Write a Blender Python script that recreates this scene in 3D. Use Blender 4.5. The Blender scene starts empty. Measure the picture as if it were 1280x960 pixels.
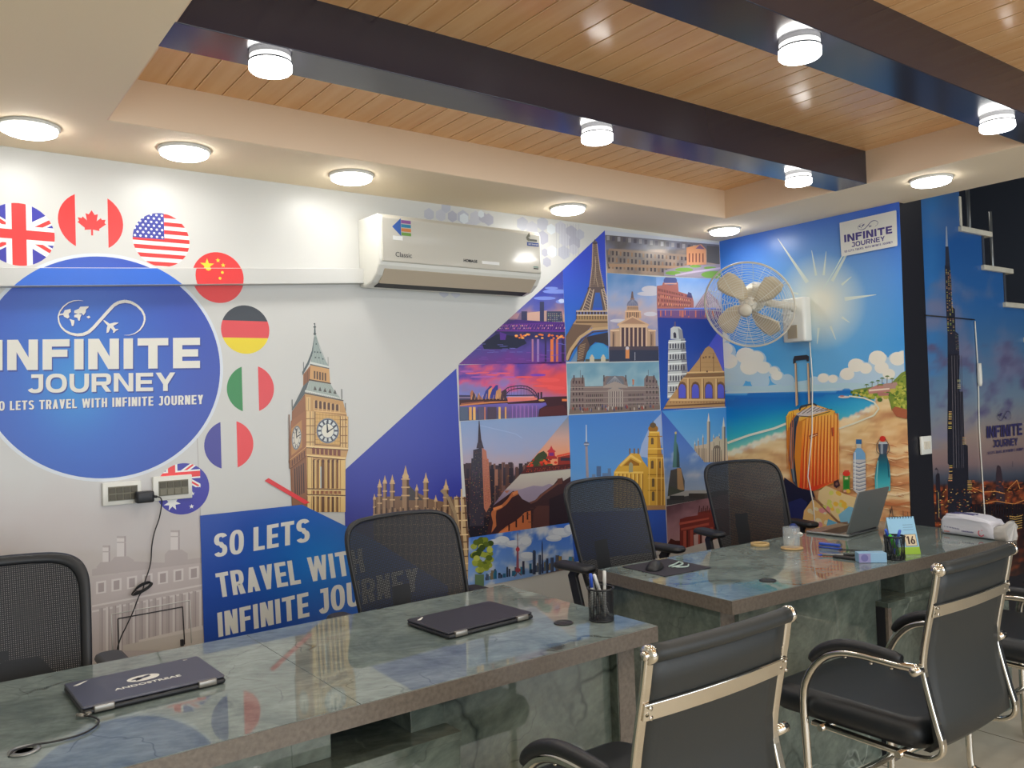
import bpy, math, random
from math import sin, cos, pi, sqrt, atan2, radians as RAD
from mathutils import Vector, Matrix, noise
random.seed(7)
C = bpy.context.scene.collection
# ------------------------------------------------------------------ camera frame (1280x960)
F, CX0, CY0 = 1042.0, 640.0, 480.0
CAMZ = 1.43
_x = Vector((2050-CX0, -(455-CY0), -F)).normalized()
_y = Vector((-130-CX0, -(528-CY0), -F)).normalized()
_y = (_y - _x*_x.dot(_y)).normalized()
_z = _x.cross(_y)
RW = Matrix((_x, _y, _z))            # camera vector -> world vector
EYE = Vector((0, 0, CAMZ))
def hit(px, py, axis, val):
    r = RW @ Vector((px-CX0, -(py-CY0), -F))
    return EYE + r*((val-EYE[axis])/r[axis])
WY = 3.40        # back wall plane
WX = 4.168       # beach wall plane
WC = 2.24        # night-city wall plane
SOF = 2.392      # soffit height
PLK = 2.547      # plank ceiling height

# ------------------------------------------------------------------ colour and materials
def lin(c):
    c = c/255.0
    return c/12.92 if c <= .04045 else ((c+.055)/1.055)**2.4
def L3(c): return tuple(lin(v) for v in c)
def new_mat(name):
    m = bpy.data.materials.new(name); m.use_nodes = True
    nt = m.node_tree; b = nt.nodes['Principled BSDF']
    return m, nt, b
def mat(name, rgb, rough=.5, metal=0, spec=.5, coat=0, trans=0, alpha=1, ior=1.5, emit=None, estr=0, bump=0, bscale=200, var=0, vscale=8):
    m, nt, b = new_mat(name)
    col = L3(rgb)+(1,)
    b.inputs['Base Color'].default_value = col
    b.inputs['Roughness'].default_value = rough
    b.inputs['Metallic'].default_value = metal
    b.inputs['Specular IOR Level'].default_value = spec
    b.inputs['Coat Weight'].default_value = coat
    b.inputs['Transmission Weight'].default_value = trans
    b.inputs['IOR'].default_value = ior
    b.inputs['Alpha'].default_value = alpha
    if emit:
        b.inputs['Emission Color'].default_value = L3(emit)+(1,)
        b.inputs['Emission Strength'].default_value = estr
    tc = nt.nodes.new('ShaderNodeTexCoord')
    if var:
        n = nt.nodes.new('ShaderNodeTexNoise'); n.inputs['Scale'].default_value = vscale; n.inputs['Detail'].default_value = 5
        nt.links.new(tc.outputs['Object'], n.inputs['Vector'])
        r = nt.nodes.new('ShaderNodeValToRGB')
        r.color_ramp.elements[0].position = .3; r.color_ramp.elements[1].position = .7
        r.color_ramp.elements[0].color = tuple(v*(1-var) for v in col[:3])+(1,)
        r.color_ramp.elements[1].color = tuple(min(1, v*(1+var)) for v in col[:3])+(1,)
        nt.links.new(n.outputs['Fac'], r.inputs['Fac']); nt.links.new(r.outputs['Color'], b.inputs['Base Color'])
    if bump:
        n2 = nt.nodes.new('ShaderNodeTexNoise'); n2.inputs['Scale'].default_value = bscale; n2.inputs['Detail'].default_value = 3
        nt.links.new(tc.outputs['Object'], n2.inputs['Vector'])
        bp = nt.nodes.new('ShaderNodeBump'); bp.inputs['Strength'].default_value = bump; bp.inputs['Distance'].default_value = .002
        nt.links.new(n2.outputs['Fac'], bp.inputs['Height']); nt.links.new(bp.outputs['Normal'], b.inputs['Normal'])
    return m

# ------------------------------------------------------------------ mesh builder
class MB:
    def __init__(s): s.v = []; s.f = []; s.mi = []; s.sm = []
    def add(s, vs, fs, mi=0, smooth=False):
        o = len(s.v); s.v += [tuple(v) for v in vs]
        for f in fs: s.f.append(tuple(i+o for i in f)); s.mi.append(mi); s.sm.append(smooth)
        return s
    def box(s, lo, hi, mi=0, M=None):
        (a, b, c), (d, e, f) = lo, hi
        vs = [Vector(p) for p in ((a,b,c),(d,b,c),(d,e,c),(a,e,c),(a,b,f),(d,b,f),(d,e,f),(a,e,f))]
        if M: vs = [M @ v for v in vs]
        return s.add(vs, [(0,3,2,1),(4,5,6,7),(0,1,5,4),(1,2,6,5),(2,3,7,6),(3,0,4,7)], mi)
    def rbox(s, lo, hi, r=.01, mi=0, M=None, n=4, smooth=True):
        """box whose vertical edges are rounded and whose top and bottom rims are eased"""
        x0, y0, z0 = lo; x1, y1, z1 = hi
        r = min(r, (x1-x0)/2.001, (y1-y0)/2.001); e = min(r*.5, (z1-z0)/2.001)
        def ring(ins, z):
            pts = []
            rr = max(r-ins, 1e-4)
            for cx, cy, a0 in ((x1-r, y1-r, 0), (x0+r, y1-r, 90), (x0+r, y0+r, 180), (x1-r, y0+r, 270)):
                for i in range(n+1):
                    a = RAD(a0+90*i/n); pts.append(Vector((cx+rr*cos(a), cy+rr*sin(a), z)))
            return pts
        rings = [ring(e, z0), ring(e*.3, z0+e*.3), ring(0, z0+e), ring(0, z1-e), ring(e*.3, z1-e*.3), ring(e, z1)]
        return s.loft(rings, mi, smooth, caps=True, M=M)
    def loft(s, rings, mi=0, smooth=True, caps=True, M=None, closed=True):
        k = len(rings[0]); vs = [v for r in rings for v in r]
        if M: vs = [M @ Vector(v) for v in vs]
        fs = []
        for i in range(len(rings)-1):
            for j in range(k if closed else k-1):
                a = i*k+j; b = i*k+(j+1) % k
                fs.append((a, b, b+k, a+k))
        s.add(vs, fs, mi, smooth)
        if caps:
            o = len(s.v)-len(vs)
            s.f.append(tuple(range(o+k-1, o-1, -1))); s.mi.append(mi); s.sm.append(False)
            q = o+(len(rings)-1)*k
            s.f.append(tuple(range(q, q+k))); s.mi.append(mi); s.sm.append(False)
        return s
    def lathe(s, prof, n=32, mi=0, M=None, smooth=True):
        rings = [[Vector((r*cos(2*pi*i/n), r*sin(2*pi*i/n), z)) for i in range(n)] for r, z in prof]
        return s.loft(rings, mi, smooth, True, M)
    def tube(s, pts, r, n=8, mi=0, closed=False, M=None, flat=None, caps=True):
        """tube along points; flat=(width,thickness) makes a flat bar whose width runs across `up`"""
        P = [Vector(p) for p in pts]; m = len(P); rings = []
        T = []
        for i in range(m):
            if closed: t = P[(i+1) % m]-P[i-1]
            else: t = P[min(i+1, m-1)]-P[max(i-1, 0)]
            T.append(t.normalized())
        up = Vector((0, 0, 1)) if abs(T[0].z) < .9 else Vector((1, 0, 0))
        nrm = (up-T[0]*up.dot(T[0])).normalized()
        for i in range(m):
            nrm = (nrm-T[i]*nrm.dot(T[i])).normalized()
            bi = T[i].cross(nrm)
            rr = r[i] if isinstance(r, (list, tuple)) else r
            ring = []
            for j in range(n):
                a = 2*pi*j/n
                ring.append(P[i]+nrm*(cos(a)*rr)+bi*(sin(a)*rr))
            rings.append(ring)
        if closed: rings.append(rings[0])
        return s.loft(rings, mi, True, caps and not closed, M)
    def bar(s, pts, side, w, t, mi=0, M=None, smooth=False):
        """flat bar along points: width w along `side`, thickness t across it"""
        P = [Vector(p) for p in pts]; m = len(P); side = Vector(side).normalized(); rings = []
        for i in range(m):
            tg = (P[min(i+1, m-1)]-P[max(i-1, 0)]).normalized()
            nn = tg.cross(side).normalized()
            rings.append([P[i]+side*(w/2)*a+nn*(t/2)*b for a, b in ((1,1),(-1,1),(-1,-1),(1,-1))])
        return s.loft(rings, mi, smooth, True, M)
    def prism(s, poly, z0, z1, mi=0, M=None):
        n = len(poly)
        vs = [Vector((x, y, z0)) for x, y in poly]+[Vector((x, y, z1)) for x, y in poly]
        if M: vs = [M @ v for v in vs]
        fs = [tuple(range(n-1, -1, -1)), tuple(range(n, 2*n))]+[(i, (i+1) % n, (i+1) % n+n, i+n) for i in range(n)]
        return s.add(vs, fs, mi)
    def build(s, name, mats, parent=None, bevel=0, subsurf=0):
        me = bpy.data.meshes.new(name); me.from_pydata(s.v, [], s.f)
        if not isinstance(mats, (list, tuple)): mats = [mats]
        for m in mats: me.materials.append(m)
        me.polygons.foreach_set('material_index', s.mi)
        me.polygons.foreach_set('use_smooth', s.sm)
        me.update()
        o = bpy.data.objects.new(name, me); C.objects.link(o)
        if parent: o.parent = parent
        if bevel:
            b = o.modifiers.new('bevel', 'BEVEL'); b.width = bevel; b.segments = 2; b.limit_method = 'ANGLE'; b.angle_limit = RAD(40)
        if subsurf:
            q = o.modifiers.new('sub', 'SUBSURF'); q.levels = subsurf; q.render_levels = subsurf
        return o
def tag(o, label=None, cat=None, group=None, kind=None):
    if label: o['label'] = label
    if cat: o['category'] = cat
    if group: o['group'] = group
    if kind: o['kind'] = kind
    return o
def empty(name, loc=(0,0,0), rz=0):
    o = bpy.data.objects.new(name, None); C.objects.link(o); o.location = loc; o.rotation_euler = (0, 0, rz); o.empty_display_size = .1
    return o
def copy_tree(o, parent=None):
    c = o.copy(); C.objects.link(c)
    if parent: c.parent = parent
    for ch in list(o.children): copy_tree(ch, c)
    return c
def structure(o): o['kind'] = 'structure'; return o

# ------------------------------------------------------------------ printed wallpaper: coloured polygons in the wall plane
PRINT = .80      # printed white on the vinyl
def clip_convex(poly, clip):
    """poly, clip: lists of (x, y); clip is convex, any winding"""
    area = sum(clip[i-1][0]*clip[i][1]-clip[i][0]*clip[i-1][1] for i in range(len(clip)))
    out = poly
    for i in range(len(clip)):
        a, b = clip[i-1], clip[i]
        if area < 0: a, b = b, a
        ex, ey = b[0]-a[0], b[1]-a[1]
        inp, out = out, []
        if not inp: return []
        for j in range(len(inp)):
            p, q = inp[j-1], inp[j]
            dp = ex*(p[1]-a[1])-ey*(p[0]-a[0]); dq = ex*(q[1]-a[1])-ey*(q[0]-a[0])
            if dp >= 0 and dq >= 0: out.append(q)
            elif dp >= 0 > dq:
                t = dp/(dp-dq); out.append((p[0]+(q[0]-p[0])*t, p[1]+(q[1]-p[1])*t))
            elif dq >= 0 > dp:
                t = dp/(dp-dq); out.append((p[0]+(q[0]-p[0])*t, p[1]+(q[1]-p[1])*t)); out.append(q)
    return out
def earea(p): return sum(p[i-1][0]*p[i][1]-p[i][0]*p[i-1][1] for i in range(len(p)))
def mix(a, b, t):
    t = max(0., min(1., t)); return tuple(a[i]+(b[i]-a[i])*t for i in range(3))
def ramp(stops, t):
    if t <= stops[0][0]: return stops[0][1]
    for (a, ca), (b, cb) in zip(stops, stops[1:]):
        if t <= b: return mix(ca, cb, (t-a)/(b-a))
    return stops[-1][1]
def fbm(x, y, s=1, o=3, seed=0): return noise.fractal(Vector((x*s+seed*17.3, y*s-seed*9.1, seed)), 1.0, 2.0, o)
class Mural:
    """everything is given in drawing coordinates T=(ox, oy, s) -> picture point -> point of the wall plane"""
    def __init__(s, axis, val, toward, gain=1.0, step=1.5e-5):
        s.axis, s.val, s.tw, s.gain, s.step = axis, val, toward, gain, step
        s.v = []; s.f = []; s.c = []; s.layer = 0; s.clip = None; s.T = (0, 0, 1); s.base = 0; s.flip = False; s.mx = 0; s.tmx = 0
    def pos(s, x, y, lay):
        px, py = s.T[0]+x/s.T[2], s.T[1]+y/s.T[2]
        return hit(px, py, s.axis, s.val+s.tw*(2e-4+lay*s.step))
    def _emit(s, pts, colfn, lay=None, cl=True):
        if s.clip and cl: pts = clip_convex(pts, s.clip)
        if len(pts) < 3 or abs(earea(pts)) < 1e-6: return
        if lay is None: s.layer += 1; lay = s.layer
        s.mx = max(s.mx, lay); s.tmx = max(s.tmx, lay)
        o = len(s.v)
        P = [s.pos(x, y, lay) for x, y in pts]
        # face towards the room
        n = Vector((0,0,0))
        for i in range(len(P)): n += (P[i-1]-P[0]).cross(P[i]-P[0])
        want = Vector((0,0,0)); want[s.axis] = s.tw
        idx = list(range(len(P)))
        if n.dot(want) < 0: idx.reverse()
        s.v += P; s.f.append(tuple(o+i for i in idx))
        s.c += [colfn(p[0], p[1]) for p in pts]
    def poly(s, pts, col, lay=None): s._emit([tuple(p) for p in pts], lambda x, y: col, lay)
    def rect(s, x0, y0, x1, y1, col, lay=None): s.poly([(x0,y0),(x1,y0),(x1,y1),(x0,y1)], col, lay)
    def ell(s, cx, cy, rx, ry, col, n=20, lay=None, rot=0):
        s.poly([(cx+rx*cos(2*pi*i/n)*cos(rot)-ry*sin(2*pi*i/n)*sin(rot), cy+rx*cos(2*pi*i/n)*sin(rot)+ry*sin(2*pi*i/n)*cos(rot)) for i in range(n)], col, lay)
    def line(s, pts, w, col, lay=None):
        if lay is None: s.layer += 1; lay = s.layer; s.layer += 1
        for i in range(len(pts)-1):
            (x0, y0), (x1, y1) = pts[i], pts[i+1]
            w0 = w[i] if isinstance(w, (list, tuple)) else w; w1 = w[i+1] if isinstance(w, (list, tuple)) else w
            d = math.hypot(x1-x0, y1-y0) or 1e-6; nx, ny = -(y1-y0)/d/2, (x1-x0)/d/2
            s.poly([(x0+nx*w0, y0+ny*w0), (x1+nx*w1, y1+ny*w1), (x1-nx*w1, y1-ny*w1), (x0-nx*w0, y0-ny*w0)], col, lay+(i%3)*.3)
    def field(s, x0, y0, x1, y1, cell, fn):
        """a patch of smoothly varying print"""
        s.layer += 1; lay = s.layer
        nx = max(1, int(math.ceil((x1-x0)/cell))); ny = max(1, int(math.ceil((y1-y0)/cell)))
        dx = (x1-x0)/nx; dy = (y1-y0)/ny
        for j in range(ny):
            for i in range(nx):
                a, b = x0+i*dx, y0+j*dy
                s._emit([(a,b),(a+dx,b),(a+dx,b+dy),(a,b+dy)], fn, lay)
    def fieldpoly(s, pts, cell, fn):
        old = s.clip; s.clip = pts if old is None else clip_convex(pts, old)
        xs = [p[0] for p in pts]; ys = [p[1] for p in pts]
        if s.clip: s.field(min(xs), min(ys), max(xs), max(ys), cell, fn)
        s.clip = old
    def tile(s, pts, cell, fn, T=None, over=False):
        """starts a photo of the collage: clips to pts and lays its ground"""
        if T: s.T = T
        s.clip = None; s.layer = s.tmx+1 if over else 4; s.tmx = s.layer; s.fieldpoly(pts, cell, fn); s.clip = pts
    def grid(s, quad, nx, ny, fx, fy, col, prob=1, jit=0):
        """small rectangles (windows) inside a quad tl,tr,br,bl"""
        s.layer += 1; lay = s.layer
        tl, tr, br, bl = quad
        def B(u, v): return ((tl[0]*(1-u)+tr[0]*u)*(1-v)+(bl[0]*(1-u)+br[0]*u)*v, (tl[1]*(1-u)+tr[1]*u)*(1-v)+(bl[1]*(1-u)+br[1]*u)*v)
        for j in range(ny):
            for i in range(nx):
                if random.random() > prob: continue
                u0 = (i+.5-fx/2)/nx; u1 = (i+.5+fx/2)/nx; v0 = (j+.5-fy/2)/ny; v1 = (j+.5+fy/2)/ny
                c = col if not jit else tuple(max(0, min(255, q+random.uniform(-jit, jit))) for q in col)
                s.poly([B(u0,v0),B(u1,v0),B(u1,v1),B(u0,v1)], c, lay)
    def strokes(s, n, fn):
        for i in range(n): fn(i)
    def build(s, name, material, parent):
        me = bpy.data.meshes.new(name); me.from_pydata([tuple(v) for v in s.v], [], s.f)
        a = me.color_attributes.new('print', 'FLOAT_COLOR', 'POINT')
        buf = []
        for c in s.c: buf += [lin(max(0,min(255,c[0])))*s.gain, lin(max(0,min(255,c[1])))*s.gain, lin(max(0,min(255,c[2])))*s.gain, 1.0]
        a.data.foreach_set('color', buf)
        me.materials.append(material); me.update()
        o = bpy.data.objects.new(name, me); C.objects.link(o); o.parent = parent
        return o
def print_material(name, rough=.32, spec=.35):
    m, nt, b = new_mat(name)
    a = nt.nodes.new('ShaderNodeVertexColor'); a.layer_name = 'print'
    nt.links.new(a.outputs['Color'], b.inputs['Base Color'])
    b.inputs['Roughness'].default_value = rough; b.inputs['Specular IOR Level'].default_value = spec
    return m

# ------------------------------------------------------------------ lettering (heavy grotesque drawn as polygons, cap height 1, y up)
def arc(cx, cy, rx, ry, a0, a1, n=10, e=1.0):
    out = []
    for i in range(n+1):
        a = RAD(a0+(a1-a0)*i/n); c_, s_ = cos(a), sin(a)
        out.append((cx+rx*math.copysign(abs(c_)**e, c_), cy+ry*math.copysign(abs(s_)**e, s_)))
    return out
def band(o, i): return [[o[k], o[k+1], i[k+1], i[k]] for k in range(len(o)-1)]
def glyph(ch, w, t, h):
    """w advance width of the body, t stem, h bar thickness"""
    R = lambda x0, y0, x1, y1: [(x0,y0),(x1,y0),(x1,y1),(x0,y1)]
    e = .8
    if ch == 'I': return t, [R(0,0,t,1)]
    if ch == 'L': w *= .85; return w, [R(0,0,t,1), R(t,0,w,h)]
    if ch == 'F': w *= .88; return w, [R(0,0,t,1), R(t,1-h,w,1), R(t,.42,w*.92,.42+h)]
    if ch == 'E': w *= .88; return w, [R(0,0,t,1), R(t,1-h,w,1), R(t,.5-h/2,w*.93,.5+h/2), R(t,0,w,h)]
    if ch == 'T': return w, [R(0,1-h,w,1), R(w/2-t/2,0,w/2+t/2,1-h)]
    if ch == 'H': return w, [R(0,0,t,1), R(w-t,0,w,1), R(t,.5-h/2,w-t,.5+h/2)]
    if ch == 'N': return w, [R(0,0,t,1), R(w-t,0,w,1), [(t*.2,1),(t*1.15,1),(w-t*.2,0),(w-t*1.15,0)]]
    if ch == 'V': return w, [[(0,1),(t*1.05,1),(w/2+t*.45,0),(w/2-t*.45,0)], [(w,1),(w-t*1.05,1),(w/2-t*.45,0),(w/2+t*.45,0)]]
    if ch == 'A': return w, [[(0,0),(t*1.05,0),(w/2+t*.45,1),(w/2-t*.45,1)], [(w,0),(w-t*1.05,0),(w/2-t*.45,1),(w/2+t*.45,1)], R(w*.25,.2,w*.75,.2+h)]
    if ch == 'W':
        w *= 1.5; q = t*.9; a = w*.27
        return w, [[(0,1),(q,1),(a+q*.5,0),(a-q*.5,0)], [(a-q*.5,0),(a+q*.5,0),(w/2+q*.45,1),(w/2-q*.45,1)],
                   [(w/2-q*.45,1),(w/2+q*.45,1),(w-a+q*.5,0),(w-a-q*.5,0)], [(w-a-q*.5,0),(w-a+q*.5,0),(w,1),(w-q,1)]]
    if ch == 'Y': return w, [[(0,1),(t*1.1,1),(w/2+t*.5,.42),(w/2-t*.5,.36)], [(w,1),(w-t*1.1,1),(w/2-t*.5,.42),(w/2+t*.5,.36)], R(w/2-t/2,0,w/2+t/2,.42)]
    if ch == 'O': 
        w *= 1.08; return w, band(arc(w/2,.5,w/2,.52,0,360,28,e), arc(w/2,.5,w/2-t,.52-h,0,360,28,e))
    if ch == 'U':
        r = w*.5; k = min(.5, max(.3, r))
        return w, [R(0,k,t,1), R(w-t,k,w,1)]+band(arc(w/2,k,w/2,k+.02,180,360,14,e), arc(w/2,k,w/2-t,k+.02-h,180,360,14,e))
    if ch == 'J':
        w *= .82; k = .34
        return w, [R(w-t,k,w,1), R(w*.25,1-h,w,1)]+band(arc(w/2,k,w/2,k+.02,205,360,12,e), arc(w/2,k,w/2-t,k+.02-h,205,360,12,e))
    if ch == 'P' or ch == 'R':
        m = .36; r = (1-m)/2; cx = w-r*.95 if w > .6 else w*.5
        ps = [R(0,0,t,1), R(t,1-h,cx,1), R(t,m,cx,m+h)]+band(arc(cx,m+r,w-cx,r,-90,90,12,e), arc(cx,m+r,w-cx-t,r-h,-90,90,12,e))
        if ch == 'R': ps.append([(w*.42,m+h*.5),(w*.42+t*1.05,m+h*.5),(w,0),(w-t*1.15,0)])
        return w, ps
    if ch == 'S':
        a = arc(w/2,.735,w/2-t/2,.265-h/2,20,270,14,e); b = arc(w/2,.265,w/2-t/2,.265-h/2,90,-160,14,e)
        sp = a+b[1:]; out = []
        o_, i_ = [], []
        for k in range(len(sp)):
            p, q = sp[max(k-1, 0)], sp[min(k+1, len(sp)-1)]
            dx, dy = q[0]-p[0], q[1]-p[1]; d = math.hypot(dx, dy) or 1e-6
            nx, ny = -dy/d*t/2, dx/d*h/2
            o_.append((sp[k][0]+nx, sp[k][1]+ny)); i_.append((sp[k][0]-nx, sp[k][1]-ny))
        return w, band(o_, i_)
    if ch == 'C': 
        return w, band(arc(w/2,.5,w/2,.52,45,315,22,e), arc(w/2,.5,w/2-t,.52-h,45,315,22,e))
    if ch == 'D':
        cx = w*.5; return w, [R(0,0,t,1), R(t,1-h,cx,1), R(t,0,cx,h)]+band(arc(cx,.5,w-cx,.5,-90,90,12,e), arc(cx,.5,w-cx-t,.5-h,-90,90,12,e))
    if ch == 'K': return w, [R(0,0,t,1), [(t*.8,.38),(t*.8,.62),(w-t*.9,1),(w,1)], [(t*1.1,.62),(t*1.9,.6),(w,0),(w-t*1.2,0)]]
    if ch == 'M':
        w *= 1.2; return w, [R(0,0,t,1), R(w-t,0,w,1), [(t*.1,1),(t*1.1,1),(w/2+t*.4,.2),(w/2-t*.4,.2)], [(w-t*.1,1),(w-t*1.1,1),(w/2-t*.4,.2),(w/2+t*.4,.2)]]
    if ch == '1': return t*1.6, [R(t*.6,0,t*1.6,1), [(0,.72),(t*.6,.82),(t*.6,1),(0,.86)]]
    if ch == '6': return w, band(arc(w/2,.3,w/2,.31,0,360,22,e), arc(w/2,.3,w/2-t,.31-h*.8,0,360,22,e))+[[(0,.3),(t,.3),(w*.75,1),(w*.5,1)]]
    return w*.5, []
def layout(text, w=.8, t=.24, h=.2, gap=.12, space=.45):
    x = 0; out = []
    for ch in text:
        if ch == ' ': x += space; continue
        a, ps = glyph(ch, w, t, h)
        out += [[(px+x, py) for px, py in p] for p in ps]; x += a+gap
    return out, x-gap
def mural_text(M, text, bl, br, tl, col, shadow=None, sh=(.03,-.03), **k):
    """bl, br: baseline ends; tl: top of the first letter (drawing coordinates)"""
    ps, W = layout(text, **k)
    def mp(p, dx=0, dy=0):
        u, v = (p[0]+dx)/W, p[1]+dy
        return (bl[0]+(br[0]-bl[0])*u+(tl[0]-bl[0])*v, bl[1]+(br[1]-bl[1])*u+(tl[1]-bl[1])*v)
    if shadow is not None:
        M.layer += 1; lay = M.layer
        for k_, p in enumerate(ps): M.poly([mp(q, *sh) for q in p], shadow, lay+(k_%6)*.4)
        M.layer += 3
    M.layer += 1; lay = M.layer
    for k_, p in enumerate(ps): M.poly([mp(q) for q in p], col, lay+(k_%6)*.4)
    M.layer += 3
def brand_loop(M, T, S, col, shadow=None, sh=(5,5)):
    """the looping trail with a small world map and an aeroplane; drawn on a 1280x823 sheet mapped by S(x,y)"""
    def draw(c, dx, dy):
        M.layer += 1; lay = M.layer
        A = [(S(x+dx, y+dy)) for x, y in
             [(400,238),(350,232),(290,238),(230,262),(175,305),(135,360),(117,420),(125,480),(150,535),(195,580),(255,612),(330,628),(400,622),(460,598),(520,545),(600,455),(680,365),(750,290),(810,255),(880,243),(950,255),(1020,295),(1075,350),(1103,410),(1105,460),(1085,520),(1045,575),(990,612),(930,630),(870,630)]]
        k = abs(S(100,0)[0]-S(0,0)[0])/100
        wd = [3,6,9,12,14,15,16,18,20,23,27,32,35,36,36,36,36,36,36,36,32,28,25,23,21,18,14,10,6,2]
        M.line(A, [v*k for v in wd], c, lay)
        for sh_ in ([(190,345),(258,330),(262,365),(235,385),(245,425),(225,440),(185,420),(175,400),(130,405),(135,388),(175,380)],
                    [(245,445),(302,462),(300,490),(290,525),(272,525),(262,480)],
                    [(300,350),(350,330),(370,305),(465,300),(460,318),(435,335),(430,370),(405,405),(385,380),(345,385),(300,378)],
                    [(300,400),(345,385),(385,395),(370,425),(362,465),(348,465),(335,432),(300,425)],
                    [(440,420),(470,408),(485,428),(460,440)],
                    [(632,458),(650,462),(705,500),(760,485),(805,485),(800,495),(745,525),(770,560),(805,560),(800,570),(775,580),(755,605),(742,602),(745,580),(715,545),(690,600),(668,605),(672,550),(680,520),(640,475)]):
            M.poly([S(x+dx, y+dy) for x, y in sh_], c, lay)
    if shadow is not None: draw(shadow, *sh)
    draw(col, 0, 0)
# ------------------------------------------------------------------ back wall print
GOLD, GOLDD, GOLDL = (190,148,92), (112,78,50), (222,190,135)
def big_ben(M):
    M.clip = None
    M.T = (350, 400, 8); M.layer = 6
    # spire and upper stages
    M.poly([(338,150),(358,150),(352,30),(346,30)], (70,85,85))
    M.ell(347,70,16,7,(60,70,70)); M.ell(348,138,16,7,(60,70,70)); M.ell(345,38,8,8,(70,80,80))
    M.poly([(344,150),(362,150),(330,330),(290,440),(225,555),(222,520),(275,420),(318,310)], (78,90,92))
    M.poly([(345,150),(362,150),(400,290),(440,380),(492,470),(300,440),(330,330)], (150,163,158))
    for x, y in ((362,240),(348,320),(376,322),(404,325),(355,375),(390,378),(428,390)): M.rect(x-7,y-7,x+7,y+7,(70,82,84))
    for k in range(6): M.line([(345+k*3,170),(310+k*32,445)], 2.5, (120,133,130))
    M.poly([(300,415),(492,462),(492,482),(300,440)], (200,205,198)); M.poly([(300,438),(492,480),(492,492),(300,452)], (90,92,90))
    M.poly([(232,545),(305,452),(295,600),(232,680)], (150,100,62)); M.poly([(305,452),(492,490),(502,640),(295,600)], (196,150,95))
    for k in range(5): M.poly([(338+k*27,508+k*5),(354+k*27,511+k*5),(354+k*27,590+k*5),(338+k*27,587+k*5)], (88,62,42))
    for k in range(4): M.poly([(245+k*14,540-k*15),(251+k*14,533-k*15),(250+k*14,640-k*10),(244+k*14,648-k*10)], (88,55,38))
    M.poly([(290,590),(510,630),(510,645),(290,606)], (80,62,48))
    M.line([(235,420),(237,540)], 7, (95,100,98)); M.line([(480,370),(482,460)], 5, (120,120,115))
    M.poly([(295,605),(508,642),(560,740),(630,800),(245,735),(270,690)], (158,168,160))
    M.poly([(232,660),(292,605),(250,735),(120,910),(118,890),(200,730)], (85,92,92))
    for k in range(5): M.poly([(333+k*50,700+k*9),(350+k*50,658+k*9),(368+k*50,704+k*9)], (82,78,72)); 
    for k in range(12): M.line([(305+k*17,612+k*3),(285+k*28,715+k*5)], 2, (125,136,130))
    M.poly([(250,700),(635,785),(635,800),(250,722)], (205,208,200)); M.poly([(250,722),(635,800),(635,812),(250,738)], (90,84,76))
    for k in range(30): M.rect(258+k*12.5,712+k*2.6,262+k*12.5,730+k*2.6,(120,115,105))
    M.line([(617,690),(619,790)], 9, (100,100,95)); M.line([(122,795),(124,905)], 9, (100,100,95)); M.line([(654,830),(656,910)], 8, (110,105,95))
    # clock stage
    M.poly([(120,915),(250,738),(262,960),(262,1010),(118,1090)], (140,92,58))
    M.poly([(250,738),(630,812),(665,940),(680,1040),(258,1000)], (186,143,88))
    for k in range(6): M.poly([(350+k*42,812+k*8),(374+k*42,816+k*8),(374+k*42,885+k*5),(350+k*42,880+k*5)], (82,50,34))
    for k in range(6): M.ell(362+k*42,812+k*8,12,10,(82,50,34),10)
    for k in range(7): M.line([(340+k*42,800+k*8),(340+k*42,900+k*5)], 5, (226,196,140))
    M.rect(262,770,306,1000,(206,172,116)); M.line([(284,780),(284,990)],4,(130,95,60))
    for k in range(5): M.poly([(340,905+k*22),(665,930+k*20),(665,936+k*20),(340,911+k*22)], (130,88,50) if k%2 else (226,190,125))
    M.T = (350, 510, 7.38)
    # big front face of the shaft and of the clock
    M.poly([(100,120),(240,20),(255,470),(250,830),(110,900),(95,560),(80,500)], (150,98,62))
    M.poly([(240,20),(600,70),(630,380),(605,480),(604,960),(250,960)], (190,148,94))
    M.poly([(325,35),(555,75),(555,345),(325,330)], (206,165,98))
    for k in range(9): M.line([(327,60+k*33),(553,75+k*33)], 3, (150,105,60))
    for k in range(8): M.line([(340+k*28,45),(340+k*28,335)], 2.5, (160,118,66))
    M.line([(325,35),(325,335),(555,350),(555,75)], 5, (92,60,38))
    for cx, cy, rx, ry in ((440,210,104,116),):
        M.ell(cx,cy,rx,ry,(120,126,134),40); M.ell(cx,cy,rx*.9,ry*.9,(200,204,200),40); 
        M.layer += 1; L = M.layer
        for k in range(12):
            a = 2*pi*k/12; M.line([(cx+rx*.58*cos(a),cy+ry*.58*sin(a)),(cx+rx*.9*cos(a),cy+ry*.9*sin(a))], 16, (66,68,80), L)
        M.layer += 1; L = M.layer
        for k in range(48):
            a, b = 2*pi*k/48, 2*pi*(k+1)/48
            for q, wv in ((.9,7),(.57,5)): M.line([(cx+rx*q*cos(a),cy+ry*q*sin(a)),(cx+rx*q*cos(b),cy+ry*q*sin(b))], wv, (70,74,90), L)
        M.ell(cx,cy,rx*.52,ry*.52,(216,212,196),30)
        M.line([(440,222),(432,120)], [16,7], (38,40,48)); M.line([(432,226),(512,172)], [14,6], (38,40,48)); M.ell(440,212,11,11,(38,40,48))
    M.poly([(105,190),(200,110),(205,360),(105,440)], (176,128,76)); 
    M.ell(152,275,44,112,(120,120,122),26,rot=.06); M.ell(153,275,37,98,(196,192,180),26,rot=.06); M.ell(154,275,25,66,(150,140,128),22,rot=.06); M.ell(155,275,21,60,(204,198,182),22,rot=.06)
    M.line([(155,280),(150,190)],9,(40,40,46)); M.line([(155,265),(188,245)],8,(40,40,46))
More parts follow.
